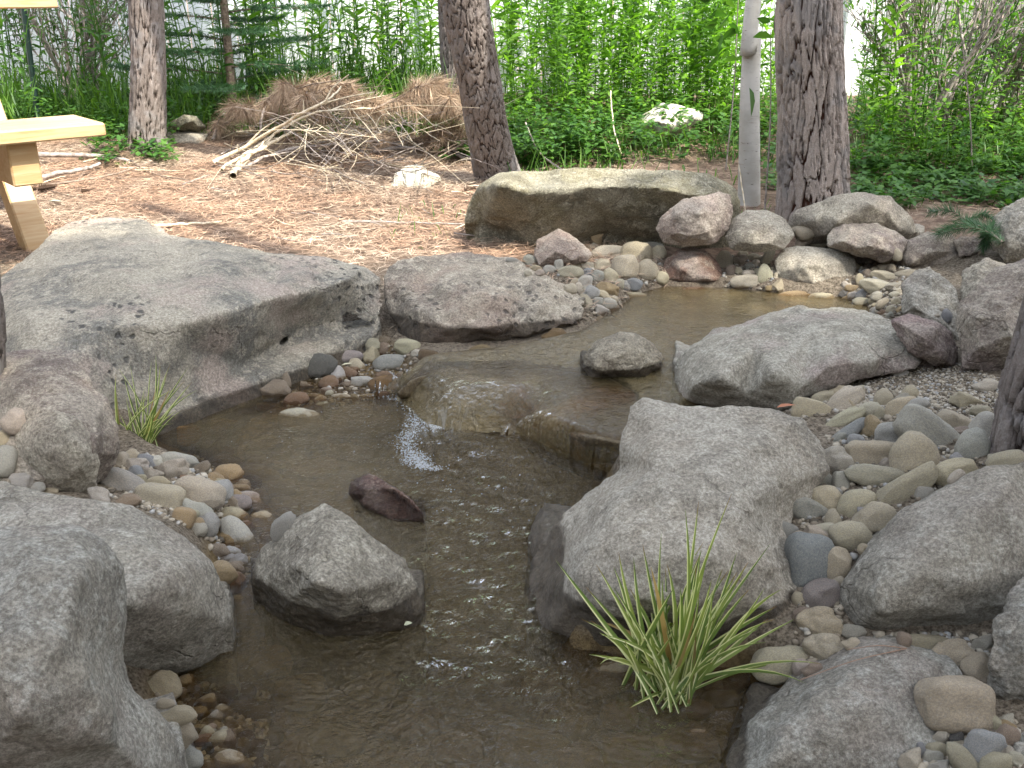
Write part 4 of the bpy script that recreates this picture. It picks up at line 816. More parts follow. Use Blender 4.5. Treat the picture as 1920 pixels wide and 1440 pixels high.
# ------------------------------------------------------------------ tree trunks with barks
def voro2(u, v, seed=0):
    iu = np.floor(u).astype(np.int64); iv = np.floor(v).astype(np.int64); F1 = np.full(u.shape, 9.); F2 = np.full(u.shape, 9.); ID = np.zeros(u.shape)
    for a in (-1, 0, 1):
        for b in (-1, 0, 1):
            ju, jv = iu+a, iv+b; px = ju+_h(ju, jv, ju*0, seed); py = jv+_h(ju, jv, ju*0, seed+5)
            d = np.hypot(u-px, v-py); idn = _h(ju, jv, ju*0, seed+9)
            c1 = d < F1; F2 = np.where(c1, F1, np.minimum(F2, d)); ID = np.where(c1, idn, ID); F1 = np.where(c1, d, F1)
    return F1, F2, ID
def pine_bark_mat(name, plate, plate2, crack, pale):
    m = M(name); d = m.attr('depth'); pid = m.attr('plate'); pos = m.pos(); n = m.noise(50, 6, .7, m.vmul(pos, (1, 1, .3))); n2_ = m.noise(220, 4, .7, pos)
    c = m.mix(pid, plate, plate2); c = m.mix(m.ramp(n, .5, .7, 0, .7), c, pale); c = m.mix(m.ramp(n2_, .4, .65, .4, 0), c, m.mix(1., c, (.45,.4,.38), 'MULTIPLY'))
    c = m.mix(m.ramp(m.noise(7, 3, vec=pos), .52, .62, 0, .6), c, (.24,.225,.215))
    c = m.mix(m.ramp(d, .62, .15), c, crack)
    return m.fin(c, .9, m.bump(m.math('ADD', n, m.math('MULTIPLY', n2_, .5)), .8, .008), .2)
BARK1 = pine_bark_mat('plated_pine_bark', (.35,.30,.26), (.46,.39,.34), (.07,.03,.018), (.50,.45,.41))
BARK2 = pine_bark_mat('scaly_pine_bark', (.17,.145,.125), (.24,.20,.175), (.04,.028,.022), (.33,.30,.275))
BARK3 = pine_bark_mat('grey_pine_bark', (.15,.13,.115), (.22,.19,.17), (.03,.02,.016), (.28,.26,.24))
def trunk(name, path, radii, mat, parent, cell=(.045, .16), depth=.014, na=180, dz=.006, seed=1, zmax=9., fine_to=1.6):
    """path: world points; fine bark up to fine_to metres, coarse above"""
    pts = spline(path, 8); seg = np.linalg.norm(np.diff(pts, axis=0), axis=1); s = np.concatenate([[0], np.cumsum(seg)])
    rr = np.interp(s, np.linspace(0, s[-1], len(radii)), radii)
    ss = np.concatenate([np.arange(0, min(fine_to, s[-1]), dz), np.linspace(min(fine_to, s[-1]), s[-1], 20)]); C = np.stack([np.interp(ss, s, pts[:, k]) for k in range(3)], 1); R = np.interp(ss, s, rr)
    R = R*(1+.35*np.exp(-ss/.10))
    th = np.linspace(0, 2*math.pi, na, endpoint=False); TH, S = np.meshgrid(th, ss); RR = R[:, None]
    X = np.cos(TH)*RR*1.; Yy = np.sin(TH)*RR
    p3 = np.stack([np.cos(TH)*.5, np.sin(TH)*.5, S], -1).reshape(-1, 3)
    w = fbm(p3*[9, 9, 5], 3, seed+3).reshape(TH.shape); w2 = fbm(p3*[30, 30, 12], 3, seed+4).reshape(TH.shape)
    ncell = max(6, round(2*math.pi*radii[0]/cell[0])); u = TH/(2*math.pi)*ncell+w*.9+w2*.25; v = S/cell[1]+w*.8+w2*.35
    F1, F2, ID = voro2(u, v, seed); e = F2-F1
    F1b, F2b, IDb = voro2(u*2.3+5, v*1.7+3, seed+20); eb = F2b-F1b
    h = sstep(0, .16, e); hb = sstep(0, .08, eb)
    h = h; hh = h*(.80+.20*hb)+.30*(IDb-.5)*h+.26*(ID-.5)*h
    disp = depth*(hh-.6)+.004*w*depth/.014+.0015*w2
    X = X*(1+disp/RR); Yy = Yy*(1+disp/RR)
    V = np.stack([C[:, 0][:, None]+X, C[:, 1][:, None]+Yy, C[:, 2][:, None]+0*X], -1).reshape(-1, 3); n = len(ss)
    i = np.arange(n-1)[:, None]*na; j = np.arange(na)[None]; j2 = (j+1) % na; f = np.stack([i+j, i+j2, i+na+j2, i+na+j], -1).reshape(-1, 4)
    base = np.array(path[0]); me = mesh_np(name, V-base, f)
    for nm, a in (('depth', hh), ('plate', ID*.6+IDb*.4)):
        at = me.attributes.new(nm, 'FLOAT', 'POINT'); at.data.foreach_set('value', a.ravel().astype(np.float32))
    return obj('trunk', me, mat, parent)
def crown(parent, base, c, rad, n, seed, mat, L=.12, wd=.006, per=46, trunk_pts=None):
    r = np.random.default_rng(seed); mb = MB(); lb = MB(); c = np.array(c, float)
    nb = max(8, n//26)
    for k in range(nb):
        q = r.normal(size=3); q /= np.linalg.norm(q); q[2] *= .8; tip = c+q*np.array(rad)*r.uniform(.75, 1.); root = np.array([c[0], c[1], tip[2]-.25*np.linalg.norm(tip[:2]-c[:2])]) if trunk_pts is None else np.array(trunk_pts)
        mid = (root+tip)/2+[0, 0, r.uniform(-.1, .15)]; br = spline([root, mid, tip], 5); lb.tube(br, .022, .006, 4)
        for j in range(26):
            t = r.uniform(.25, 1)*(len(br)-1.01); i = int(t); p = br[i]+(br[i+1]-br[i])*(t-i); e = p+r.normal(size=3)*[.22, .22, .14]; tw = np.array([p, (p+e)/2+[0, 0, .02], e])
            lb.tube(tw, .005, .003, 3); needles(mb, tw, per, L, wd, r, 1., .7)
    b = np.array(base); mb.build('crown', mat, parent, origin=b); lb.build('limbs', bark_twig.m, parent, origin=b)
def tree(name, label, cat, px_path, widths, z0, y0, y_top, mat, cr=None, height=6., group=None, **kw):
    """px_path from base upwards; y interpolated from y0 to y_top"""
    base = PY(px_path[0][0], px_path[0][1], y0); pts = []
    for k, (px, py) in enumerate(px_path):
        pts.append(np.array(PY(px, py, y0+(y_top-y0)*k/(len(px_path)-1))))
    deps = [fwd_depth(p) for p in pts]; rad = [w*d/F/2 for w, d in zip(widths, deps)]
    d = pts[-1]-pts[0]; d = d/np.linalg.norm(d); lean = d.copy(); L0 = np.linalg.norm(pts[-1]-pts[0])
    top = pts[-1]+np.array([d[0]*.35, d[1]*.35, 1.])*(height-pts[-1][2]); pts2 = [pts[0]-d*.15]+pts+[pts[-1]+(top-pts[-1])*(k/16)+d*np.array([1, 1, 0])*.25*(k/16)*(1-k/16) for k in range(1, 17)]
    root = empty(name, tuple(pts2[0])); tag(root, label, cat, group)
    tot = np.linalg.norm(np.array(top)-pts[0]); ps_ = np.array(pts2); sl_ = np.concatenate([[0], np.cumsum(np.linalg.norm(np.diff(ps_, axis=0), axis=1))]); nk = len(pts)
    kx = [0]+list(sl_[1:nk+1])+[sl_[-1]]; ky = [rad[0]]+rad+[rad[-1]*.45]; radii = list(np.interp(np.linspace(0, sl_[-1], 80), kx, ky))
    t = trunk(name, pts2, radii, mat, root, **kw)
    if cr:
        for q in cr: crown(root, pts2[0], q[0], q[1], q[2], q[3], needle_green)
    return root, pts2
TB = PY(1525, 400, 3.72)
tree('pine_tree', 'thick pine with deeply plated reddish bark behind the cream boulder', 'tree', [(1526,410),(1522,200),(1517,0)], (124,118,112), .18, 3.72, 3.60, BARK1, [((1.35,3.7,7.2),(1.5,1.4,1.4),800,1)], height=9, na=300, dz=.0045, cell=(.042,.20), depth=.019, seed=3, fine_to=1.25)
tree('pine_tree', 'leaning pine trunk with knots, rising behind the long olive boulder', 'tree', [(938,350),(915,250),(897,140),(868,-20)], (84,76,78,88), .17, 4.55, 4.3, BARK2, [((-.3,4.6,7.5),(1.4,1.4,1.3),700,2)], height=9, na=200, dz=.006, cell=(.03,.06), depth=.010, seed=8, fine_to=1.4)
tree('pine_tree', 'darker pine trunk half hidden behind the leaning one', 'tree', [(868,215),(856,120),(848,-10)], (58,56,52), .26, 6.0, 6.0, BARK2, [((-1.1,5.7,4.6),(1.3,.8,.8),800,3)], height=9.5, na=120, dz=.012, cell=(.04,.09), depth=.012, seed=11, fine_to=1.2)
tree('pine_tree', 'shaded pine trunk in the grass behind the picnic table', 'tree', [(277,258),(278,120),(272,-10)], (62,58,60), .22, 5.3, 5.3, BARK2, [((-2.6,5.2,4.8),(1.0,.9,.8),500,4)], height=9, na=160, dz=.010, cell=(.036,.20), depth=.014, seed=13, fine_to=1.3)
tree('pine_tree', 'near pine with flaking grey bark cut by the picture edge', 'tree', [(1962,900),(1980,740),(2010,580)], (184,174,150), .25, 1.56, 1.60, BARK3, [((2.9,.30,4.2),(1.6,1.45,1.2),1500,5),((3.35,2.05,4.3),(1.15,1.05,.8),1500,55),((1.35,.62,4.1),(1.0,.75,.6),800,56)], height=5, na=220, dz=.006, cell=(.045,.18), depth=.016, seed=17, fine_to=1.0)
tree('pine_tree', 'sliver of dark bark beside the brownish round boulder', 'tree', [(-44,850),(-50,700),(-60,500)], (100,96,92), .15, 1.85, 1.8, BARK3, [((-2.2,1.3,6.2),(1.2,1.2,1.1),500,6)], height=8, na=140, dz=.008, cell=(.045,.1), depth=.016, seed=19, fine_to=.9)
sh = empty('pine_tree', (3.6, -.6, .1)); tag(sh, 'pine standing beside the camera whose branches shade the pools', 'tree')
trunk('pine_tree', [np.array([3.6,-.6,.1]), np.array([3.6,-.55,2.5]), np.array([3.6,-.5,6.])], [.13,.11,.06], BARK1, sh, na=60, dz=.03, seed=23)
crown(sh, (3.6,-.6,.1), (3.5,-1.1,4.6), (1.9,1.6,1.3), 1700, 9, needle_green)
crown(sh, (3.6,-.6,.1), (1.5,-.65,3.9), (1.5,1.05,.8), 1700, 10, needle_green)
# birch
mbk = M('birch_bark'); pos = mbk.pos(); st = mbk.noise(16, 5, .7, mbk.vmul(pos, (1, 1, 9))); pa = mbk.noise(9, 4, vec=pos)
c = mbk.mix(mbk.ramp(pa, .35, .65), (.36,.34,.30), (.50,.48,.44)); c = mbk.mix(mbk.ramp(st, .60, .70), c, (.20,.15,.12)); c = mbk.mix(mbk.ramp(mbk.noise(40, 3, vec=mbk.vmul(pos, (1, 1, 4))), .66, .72), c, (.12,.10,.09))
mbk.fin(c, .6, mbk.bump(st, .5, .003))
bpts = [np.array(PY(x, y, Y)) for x, y, Y in ((1404,395,3.95),(1405,300,3.95),(1406,180,3.95),(1411,60,3.94),(1415,-20,3.93))]; br_ = empty('birch_tree', tuple(bpts[0])); tag(br_, 'slender white-barked birch between the weeds and the thick pine', 'tree')
bt = spline(bpts+[bpts[-1]+np.array([.1, .1, 2.5]), bpts[-1]+np.array([.3, .1, 4.5])], 8); mb = MB(); mb.tube(bt, np.linspace(.046, .02, len(bt)), 0, 20); tk = mb.build('trunk', mbk.m, br_, origin=bpts[0])
r = np.random.default_rng(4); mb = MB(); lb = MB()
for k in range(26):
    p = bpts[-1]+np.array([.15, .1, r.uniform(1.6, 4.2)]); e = p+r.normal(size=3)*[.6, .6, .3]; tw = spline([p, (p+e)/2+[0, 0, .1], e], 3); lb.tube(tw, .008, .003, 3)
    for j in range(30): q = p+(e-p)*r.uniform(.2, 1)+r.normal(size=3)*.1; mb.leaf(q, r.normal(size=3), .06, .045, .3, r.random(), False)
mb.build('crown', shrub_leaf, br_, origin=bpts[0]); lb.build('limbs', bark_twig.m, br_, origin=bpts[0])

# ------------------------------------------------------------------ fences
vinyl = M('white_fence_paint'); vinyl.fin(vinyl.mix(vinyl.ramp(vinyl.noise(5, 4, vec=vinyl.pos()), .3, .8), (.74,.76,.77), (.66,.69,.70)), .45)
fy = 7.75; fr_ = empty('board_fence', (-1.5, fy, .2)); tag(fr_, 'tall white fence of upright boards behind the weeds', 'fence')
def box_mesh(sx, sy, sz, bev=.006):
    bm = bmesh.new(); bmesh.ops.create_cube(bm, size=1)
    for v in bm.verts: v.co = Vector((v.co.x*sx, v.co.y*sy, (v.co.z+.5)*sz))
    bmesh.ops.bevel(bm, geom=bm.edges[:], offset=bev, segments=1, affect='EDGES'); me = bpy.data.meshes.new('board'); bm.to_mesh(me); bm.free(); return me
bw = .172; bm_ = box_mesh(bw-.008, .02, 1.85); bm_.materials.append(vinyl.m); bm2_ = box_mesh(.05, .045, 1.85); bm2_.materials.append(vinyl.m)
x = -5.2; k = 0
while x < 3.1:
    o = bpy.data.objects.new('board', bm_); COL.objects.link(o); o.parent = fr_; o.location = (x+1.5, rf.uniform(-.004, .004), -.05)
    if k % 6 == 2:
        o = bpy.data.objects.new('batten', bm2_); COL.objects.link(o); o.parent = fr_; o.location = (x+1.5+bw/2, -.035, -.05)
    x += bw; k += 1
for zz in (.25, 1.5):
    o = obj('rail', box_mesh(8.6, .03, .09), vinyl.m, fr_, (.45, .03, zz))
wood_g = M('weathered_boards'); gp = wood_g.vmul(wood_g.pos(), (30, 30, 1.6)); n = wood_g.noise(1.5, 6, .7, gp); wood_g.fin(wood_g.mix(wood_g.ramp(n, .3, .7), (.20,.185,.18), (.42,.40,.395)), .85, wood_g.bump(n, .5, .004))
f2 = empty('board_fence', (3.2, 6.7, .2)); f2.rotation_euler.z = -.10; tag(f2, 'weathered grey wooden fence behind the twiggy shrub', 'fence')
bm3_ = box_mesh(.135, .022, 1.7); bm3_.materials.append(wood_g.m)
for k in range(17):
    o = bpy.data.objects.new('board', bm3_); COL.objects.link(o); o.parent = f2; o.location = (-.75+k*.145, rf.uniform(-.01, .01), rf.uniform(-.03, .0)); o.rotation_euler.y = rf.uniform(-.006, .006)
for zz in (.3, 1.3): obj('rail', box_mesh(2.5, .04, .09), wood_g.m, f2, (.45, .035, zz))
# unseen hedge added to block low sky beside and behind the camera
def sky_blocker(label, a, b, hgt, seed):
    r = np.random.default_rng(seed); a = np.array([*a, -.05]); b = np.array([*b, -.05]); root = empty('sky_blocker', tuple((a+b)/2)); tag(root, label, 'sky_blocker'); L = np.linalg.norm(b-a); d = (b-a)/L; nrm = np.array([-d[1], d[0], 0])
    na, nh = int(L/.25), int(hgt/.25); V = []; 
    for i in range(na+1):
        for j in range(nh+1):
            p = a+d*L*i/na+np.array([0, 0, hgt*j/nh]); k = r.uniform(-.12, .12); V.append(p+nrm*(.35+k)*math.cos(.5*math.pi*max(0, j/nh-.85)/.15)); 
    V = np.array(V); W = V-nrm*.7; ii = np.array([[i*(nh+1)+j, (i+1)*(nh+1)+j, (i+1)*(nh+1)+j+1, i*(nh+1)+j+1] for i in range(na) for j in range(nh)]); n = len(V)
    obj('branches', mesh_np('branches', np.concatenate([V, W])-(a+b)/2, np.concatenate([ii, ii[:, ::-1]+n])), bark_twig.m, root)
    mb = MB(); q = V[r.integers(0, n, 9000)]+r.normal(size=(9000, 3))*.14; side = r.choice([0., -.7], 9000); q = q+nrm*side[:, None]
    for p in q: mb.leaf(p, r.normal(size=3), .13, .09, .2, r.random(), False, prof=((0, .1), (.5, 1), (1, .1)))
    mb.build('foliage', weed_dark, root, origin=(a+b)/2)
sky_blocker('tall leafy hedge added unseen behind the camera to block low sky', (-6, -3.6), (6, -3.6), 3.6, 301)
sky_blocker('tall leafy hedge added unseen on the table side to block low sky', (-6.2, -3.4), (-6.2, 6.8), 3.2, 302)
sky_blocker('tall leafy hedge added unseen on the cobble side to block low sky', (6.2, -3.4), (6.2, 6.), 3.2, 303)
# green steel stake
stk = M('green_paint'); stk.fin((.02,.045,.035), .5)
a = np.array(PY(66, 192, 5.9)); b = np.array(PY(38, -30, 5.9)); mb = MB(); mb.tube(np.array([a-[0, 0, .1], b, b+(b-a)*.3]), .017, .017, 4); o = mb.build('stake', stk.m, loc=tuple(a), origin=a, smooth=False); tag(o, 'dark green metal stake leaning behind the picnic table', 'stake')

# ------------------------------------------------------------------ picnic table
pine = M('fresh_pine_wood'); tcv = pine.objc(); gx = pine.vmul(tcv, (2.2, 26, 26)); n1 = pine.noise(1.4, 5, .6, gx, 1.2); n2_ = pine.noise(5, 4, .6, gx)
c = pine.mix(pine.ramp(n1, .35, .65), (.42,.27,.125), (.50,.36,.20)); c = pine.mix(pine.ramp(n2_, .5, .7, 0, .5), c, (.40,.22,.08)); kv = pine.voro(3.2, pine.vmul(tcv, (1, 2.4, 2.4)))
c = pine.mix(pine.ramp(kv, .10, .06), c, (.28,.13,.05)); pine.fin(c, .5, pine.bump(n1, .15, .003))
ZS = .60
c1 = np.array(P(197, 230, ZS)); c0 = np.array(P(-60, 252, ZS)); ax = c1-c0; ax[2] = 0; ax /= np.linalg.norm(ax); pr = np.array([-ax[1], ax[0], 0])
pt = empty('picnic_table', tuple(c1-ax*.5-np.array([0, 0, .45]))); pt.rotation_euler.z = math.atan2(ax[1], ax[0]); tag(pt, 'new yellow pine picnic table with its bench end in the sun', 'table')
def tb(name, sx, sy, sz, cx, cy, z0, bev=.005, rx=0., ry=0.):
    o = obj(name, box_mesh(sx, sy, sz, bev), pine.m, pt, (cx, cy, z0)); o.rotation_euler = (rx, ry, 0); return o
SD = .27
tb('bench_plank', 1.9, SD, .040, .5-.95, SD/2, .41)
tb('bench_plank', 1.9, SD, .040, .5-.95, SD/2+1.35, .41)
for k in range(5): tb('table_board', 1.75, .135, .040, .62-.875, .70+k*.142, .765)
legx = .5-.25
tb('cross_beam', .085, 1.56, .13, .5-.235, .83, .279)
tb('cross_beam', .040, .70, .09, .5-.30, .83, .643)
for sgn, y0 in ((1, .37), (-1, 1.58)):
    o = tb('leg', .085, .085, .99, .5-.15, y0, -.06, rx=-sgn*.60)
# ------------------------------------------------------------------ weeds, grass, shrubs
def weed_mesh(seed, hgt, n, L, w, up=.5, mat=None):
    r = np.random.default_rng(seed); lean = r.normal(size=2)*.10; top = np.array([lean[0], lean[1], hgt]); st = spline([np.zeros(3), np.array([lean[0]*.3, lean[1]*.3, hgt*.5]), top], 5)
    sm = MB(); sm.tube(st, .0045, .0018, 4, .6); lm = MB()
    for k in range(n):
        t = .12+.88*k/n; z = t*(len(st)-1.01); i = int(z); p = st[i]+(st[i+1]-st[i])*(z-i); a = k*2.4+r.uniform(-.4, .4)
        s = (.55+.6*math.sin(math.pi*min(1, t*1.05)))*r.uniform(.8, 1.15); d = [math.cos(a), math.sin(a), up+r.uniform(-.2, .5)+(1.0 if t > .93 else 0)]
        lm.leaf(p, d, L*s, w*s, r.uniform(.2, .6), r.random(), False, side=[-math.sin(a)+r.normal()*.3, math.cos(a)+r.normal()*.3, r.normal()*.3])
    return sm, lm
def make_kind(mat, args):
    out = []
    for a in args:
        sm, lm = weed_mesh(*a); s_ = sm.build('stem', None, 'mesh'); s_.materials.append(mat); l_ = lm.build('foliage', None, 'mesh'); l_.materials.append(mat); out.append((s_, l_))
    return out
WK = {'light': make_kind(weed_green, [(s, 1.0+.12*(s % 5), 52, .120, .024, .55) for s in range(7)]), 'dark': make_kind(weed_dark, [(20+s, .75+.12*(s % 4), 34, .085, .018, .5) for s in range(5)])}
rw = random.Random(21); BG = []
def put_plant(name, kinds, x, y, sc, label, cat, group):
    z = terrain_z(x, y); s_, l_ = kinds[rw.randrange(len(kinds))]; e_ = empty(name, (x, y, z-.01)); e_.rotation_euler = (rw.gauss(0, .06), rw.gauss(0, .06), rw.uniform(0, 6.3)); e_.scale = (sc,)*3; tag(e_, label, cat, group)
    for nm, me in (('stem', s_), ('foliage', l_)):
        o = bpy.data.objects.new(nm, me); COL.objects.link(o); o.parent = e_
def pxx(px, y): return (px-960)/F*(y*math.cos(PITCH)+.8*math.sin(PITCH))
for k in range(190):
    y = rw.uniform(5.5, 7.5)**1; px = rw.uniform(945, 1500); put_plant('tall_weed', WK['light'], pxx(px, y), y, rw.uniform(.75, 1.15)*(.7 if y < 5.9 else 1), 'tall bright green narrow-leaved weed '+('beside the leaning pine' if px < 1090 else 'in the open stand between leaning pine and whitish rock' if px < 1180 else 'behind the whitish angular rock' if px < 1340 else 'around the birch'), 'weed', 'tall weeds of the sunny stand')
for k in range(85):
    y = rw.uniform(6.1, 7.5); px = rw.uniform(480, 860); put_plant('tall_weed', WK['light' if rw.random() < .6 else 'dark'], pxx(px, y), y, rw.uniform(.75, 1.15), 'green narrow-leaved weed behind the '+('arched branches' if px < 620 else 'middle of the brush pile' if px < 740 else 'brown bough end of the brush pile'), 'weed', 'weeds behind the brush pile')
for k in range(75):
    y = rw.uniform(5.7, 7.4); px = rw.uniform(-20, 520); put_plant('shaded_weed', WK['dark'], pxx(px, y), y, rw.uniform(.8, 1.35), 'shaded dark green weed '+('behind the picnic table' if px < 200 else 'round the shaded pine' if px < 350 else 'by the small spruce'), 'weed', 'shaded weeds round the far pine')
for k in range(80):
    y = rw.uniform(4.6, 6.4); px = rw.uniform(1585, 1960); put_plant('shaded_weed', WK['light' if rw.random() < .5 else 'dark'], pxx(px, y), y, rw.uniform(.5, 1.1), 'narrow-leaved weed '+('beside the thick pine' if px < 1660 else 'under the large twiggy shrub' if px < 1800 else 'under the smaller bushy shrub'), 'weed', 'weeds under the twiggy shrub')
def blades(name, label, spots, mat, n, Lr, w, seed, cat='grass'):
    r = np.random.default_rng(seed); mb = MB()
    for (x, y, k) in spots:
        z = terrain_z(x, y)
        for j in range(k):
            bx, by = x+r.normal()*.06, y+r.normal()*.06; a = r.uniform(0, 6.3); L = r.uniform(*Lr)
            mb.leaf((bx, by, z-.01), [math.cos(a)*.35, math.sin(a)*.35, 1], L, w*r.uniform(.7, 1.3), r.uniform(.1, .9), r.random(), False, prof=((0, .6), (.35, 1), (.7, .7), (1, .03)))
    o = mb.build(name, mat); tag(o, label, cat, kind='stuff'); return o
sp = []
for k in range(170):
    y = rw.uniform(5.6, 7.3); px = rw.uniform(-40, 860); sp.append((pxx(px, y), y, 26))
blades('long_grass', 'long dark grass growing round the far pines and along the fence', sp, grass_green, 0, (.25, .6), .009, 31)
sp = []
for k in range(200):
    y = rw.uniform(4.3, 7.); px = rw.uniform(950, 1960); sp.append((pxx(px, y), y, 10))
blades('short_grass', 'patchy green grass under the weeds behind the boulders', sp, grass_green, 0, (.08, .3), .006, 32)
sp = [(pxx(rw.uniform(760, 870), 4.), 3.75+rw.uniform(-.25, .25), 7) for k in range(6)]+[(pxx(rw.uniform(1600, 1850), 4.), 3.9+rw.uniform(-.2, .3), 8) for k in range(16)]+[(pxx(rw.uniform(1400, 1470), 3.7), 3.75, 9) for k in range(3)]
blades('grass_tufts', 'thin tufts of young grass among the pine needles', sp, grass_green, 0, (.03, .12), .004, 33)
def leafy(name, label, regions, mat, seed, Lr=(.025, .055), cat='ground cover'):
    r = np.random.default_rng(seed); mb = MB()
    for px0, px1, y0, y1, n, hmax in regions:
        for k in range(n):
            y = r.uniform(y0, y1); x = pxx(r.uniform(px0, px1), y); z = terrain_z(x, y); hh = hmax*r.random()**.7*(.5+.5*math.sin(x*9+y*5)**2); cx, cy = x+r.normal()*.03, y+r.normal()*.03
            for j in range(9):
                a = r.uniform(0, 6.3); mb.leaf((cx+r.normal()*.02, cy+r.normal()*.02, z+hh*r.uniform(.5, 1)), [math.cos(a), math.sin(a), r.uniform(-.1, .9)], r.uniform(*Lr), r.uniform(.014, .03), r.uniform(.1, .5), r.random(), False)
    o = mb.build(name, mat); tag(o, label, cat, kind='stuff')
leafy('leafy_ground_cover', 'low leafy ground cover at the foot of the weeds and trunks', [(945,1480,4.75,6.0,520,.32),(940,1150,4.7,5.3,230,.30),(1440,1480,4.0,4.6,20,.15),(1590,1980,3.75,4.6,420,.11),(1590,1960,4.3,5.8,330,.25),(180,330,4.9,5.6,90,.18),(-40,600,5.6,6.6,420,.3),(830,900,5.0,5.8,50,.15)], weed_dark, 41)
leafy('leafy_undergrowth', 'brighter leafy undergrowth between the tall weeds', [(950,1500,5.2,6.6,520,.45),(1590,1960,4.6,6.2,320,.5),(500,850,6.,7.,160,.35)], weed_green, 42)
def shrub(name, label, px, py, y, spread, hgt, n, seed, nleaf, lw=(.03, .012), twig=grey_twig.m, lm=shrub_leaf, lean=0.):
    r = np.random.default_rng(seed); b = np.array(PY(px, py, y)); b[2] = terrain_z(b[0], b[1]); root = empty(name, tuple(b)); tag(root, label, 'shrub'); tw = MB(); lf = MB(); ends = []
    def grow(p, d, L, rad, dep):
        d = d/np.linalg.norm(d); m_ = p+d*L*.5+r.normal(size=3)*L*.04; e = p+d*L+r.normal(size=3)*L*.05+[0, 0, L*.08]; q = spline([p, m_, e], 3); tw.tube(q, rad, rad*.62, 5 if dep < 2 else 3)
        ends.append(q)
        if dep < 4:
            for k in range(3 if dep < 3 else 2):
                dd = d+r.normal(size=3)*[.33, .33, .22]+[0, 0, .12]; t = r.integers(2, len(q)); grow(q[t], dd, L*r.uniform(.6, .85), rad*.6, dep+1)
    for k in range(n):
        a = r.uniform(0, 6.3); d = np.array([math.cos(a)*spread+lean, math.sin(a)*spread*.6, 1]); grow(b+r.normal(size=3)*[.07, .05, 0], d, hgt*.36*r.uniform(.8, 1.2), .012, 0)
    for k in range(nleaf):
        q = ends[r.integers(len(ends))]; p = q[r.integers(len(q))]; lf.leaf(p, r.normal(size=3)+[0, 0, .4], lw[0]*r.uniform(.6, 1.5), lw[1]*r.uniform(.7, 1.3), .3, r.random(), False)
    tw.build('branches', twig, root, origin=b); lf.build('foliage', lm, root, origin=b)
shrub('twiggy_shrub', 'large twiggy shrub with many bare stems before the grey fence', 1720, 335, 5.2, .55, 1.25, 11, 51, 1500, (.04, .014))
shrub('twiggy_shrub', 'smaller bushy shrub at the picture edge before the grey fence', 1880, 330, 5.3, .6, .9, 6, 52, 900, (.035, .012), lean=.3)
shrub('leafy_shrub', 'shaded bush of fine upright stems behind the green stake', 140, 195, 6.6, .45, 1.3, 10, 53, 2400, (.035, .014), lm=weed_dark)
# small spruce
sp_b = np.array(PY(440, 230, 6.0)); sp_b[2] = terrain_z(sp_b[0], sp_b[1]); root = empty('spruce_tree', tuple(sp_b)); tag(root, 'small dark green spruce beside the shaded pine trunk', 'tree'); mb = MB(); tw = MB(); r = np.random.default_rng(61); tw.tube(spline([sp_b, sp_b+[0.01, 0, .9], sp_b+[0, 0, 1.9]], 4), .03, .008, 6)
for k in range(46):
    h_ = .15+1.7*k/46; a = k*2.4; L = .62*(1-h_/2.1)*r.uniform(.8, 1.1); d = np.array([math.cos(a), math.sin(a), .12]); p = sp_b+[0, 0, h_]; q = spline([p, p+d*L*.5+[0, 0, .0], p+d*L+[0, 0, -.03]], 4); tw.tube(q, .006, .002, 3); needles(mb, q, 420*L/.5, .03, .0036, r, 1., .7)
    for j in range(9):
        t = r.integers(2, len(q)); s_ = np.array([-d[1], d[0], 0])*r.choice([-1, 1]); e = q[t]+(d*.7+s_*.8)*L*.35; needles(mb, [q[t], (q[t]+e)/2, e], 130, .03, .0036, r, 1., .7)
tw.build('trunk', bark_twig.m, root, origin=sp_b); mb.build('crown', needle_fir, root, origin=sp_b)
# green pine sprig by the boulder
def sprig(name, label, p0, p1, sag, n, L, mat, seed, subs=5, wd=.0018, cat='branch', stem=bark_twig.m, rad=.004, droop=.1):
    r = np.random.default_rng(seed); p0 = np.array(p0); p1 = np.array(p1); root = empty(name, tuple(p0)); tag(root, label, cat); mid = (p0+p1)/2+[0, 0, sag]; q = spline([p0, mid, p1], 6); mb = MB(); tw = MB(); tw.tube(q, rad, rad*.5, 5); needles(mb, q, n, L, wd, r, .8, 1.1, droop, .85)
    for k in range(subs):
        t = r.integers(2, len(q)); d = (p1-p0); e = q[t]+d*r.uniform(.15, .35)+np.cross(d, [0, 0, 1])*r.choice([-1, 1])*r.uniform(.15, .4)+[0, 0, r.uniform(-.04, .05)]; s_ = spline([q[t], (q[t]+e)/2+[0, 0, .02], e], 4); tw.tube(s_, rad*.6, rad*.3, 4); needles(mb, s_, n*.5, L, wd, r, 1., .8, droop)
    tw.build('twig', stem, root, origin=p0); mb.build('needles', mat, root, origin=p0)
sprig('pine_sprig', 'green pine sprig hanging beside the round edge boulder', P(1880,455,.30), P(1795,415,.27), .02, 600, .04, needle_fir, 71, 6)
sprig('pine_sprig', 'lower green pine sprig drooping over the flat dark stone', P(1875,430,.30), P(1835,478,.22), .03, 500, .035, needle_fir, 72, 4)

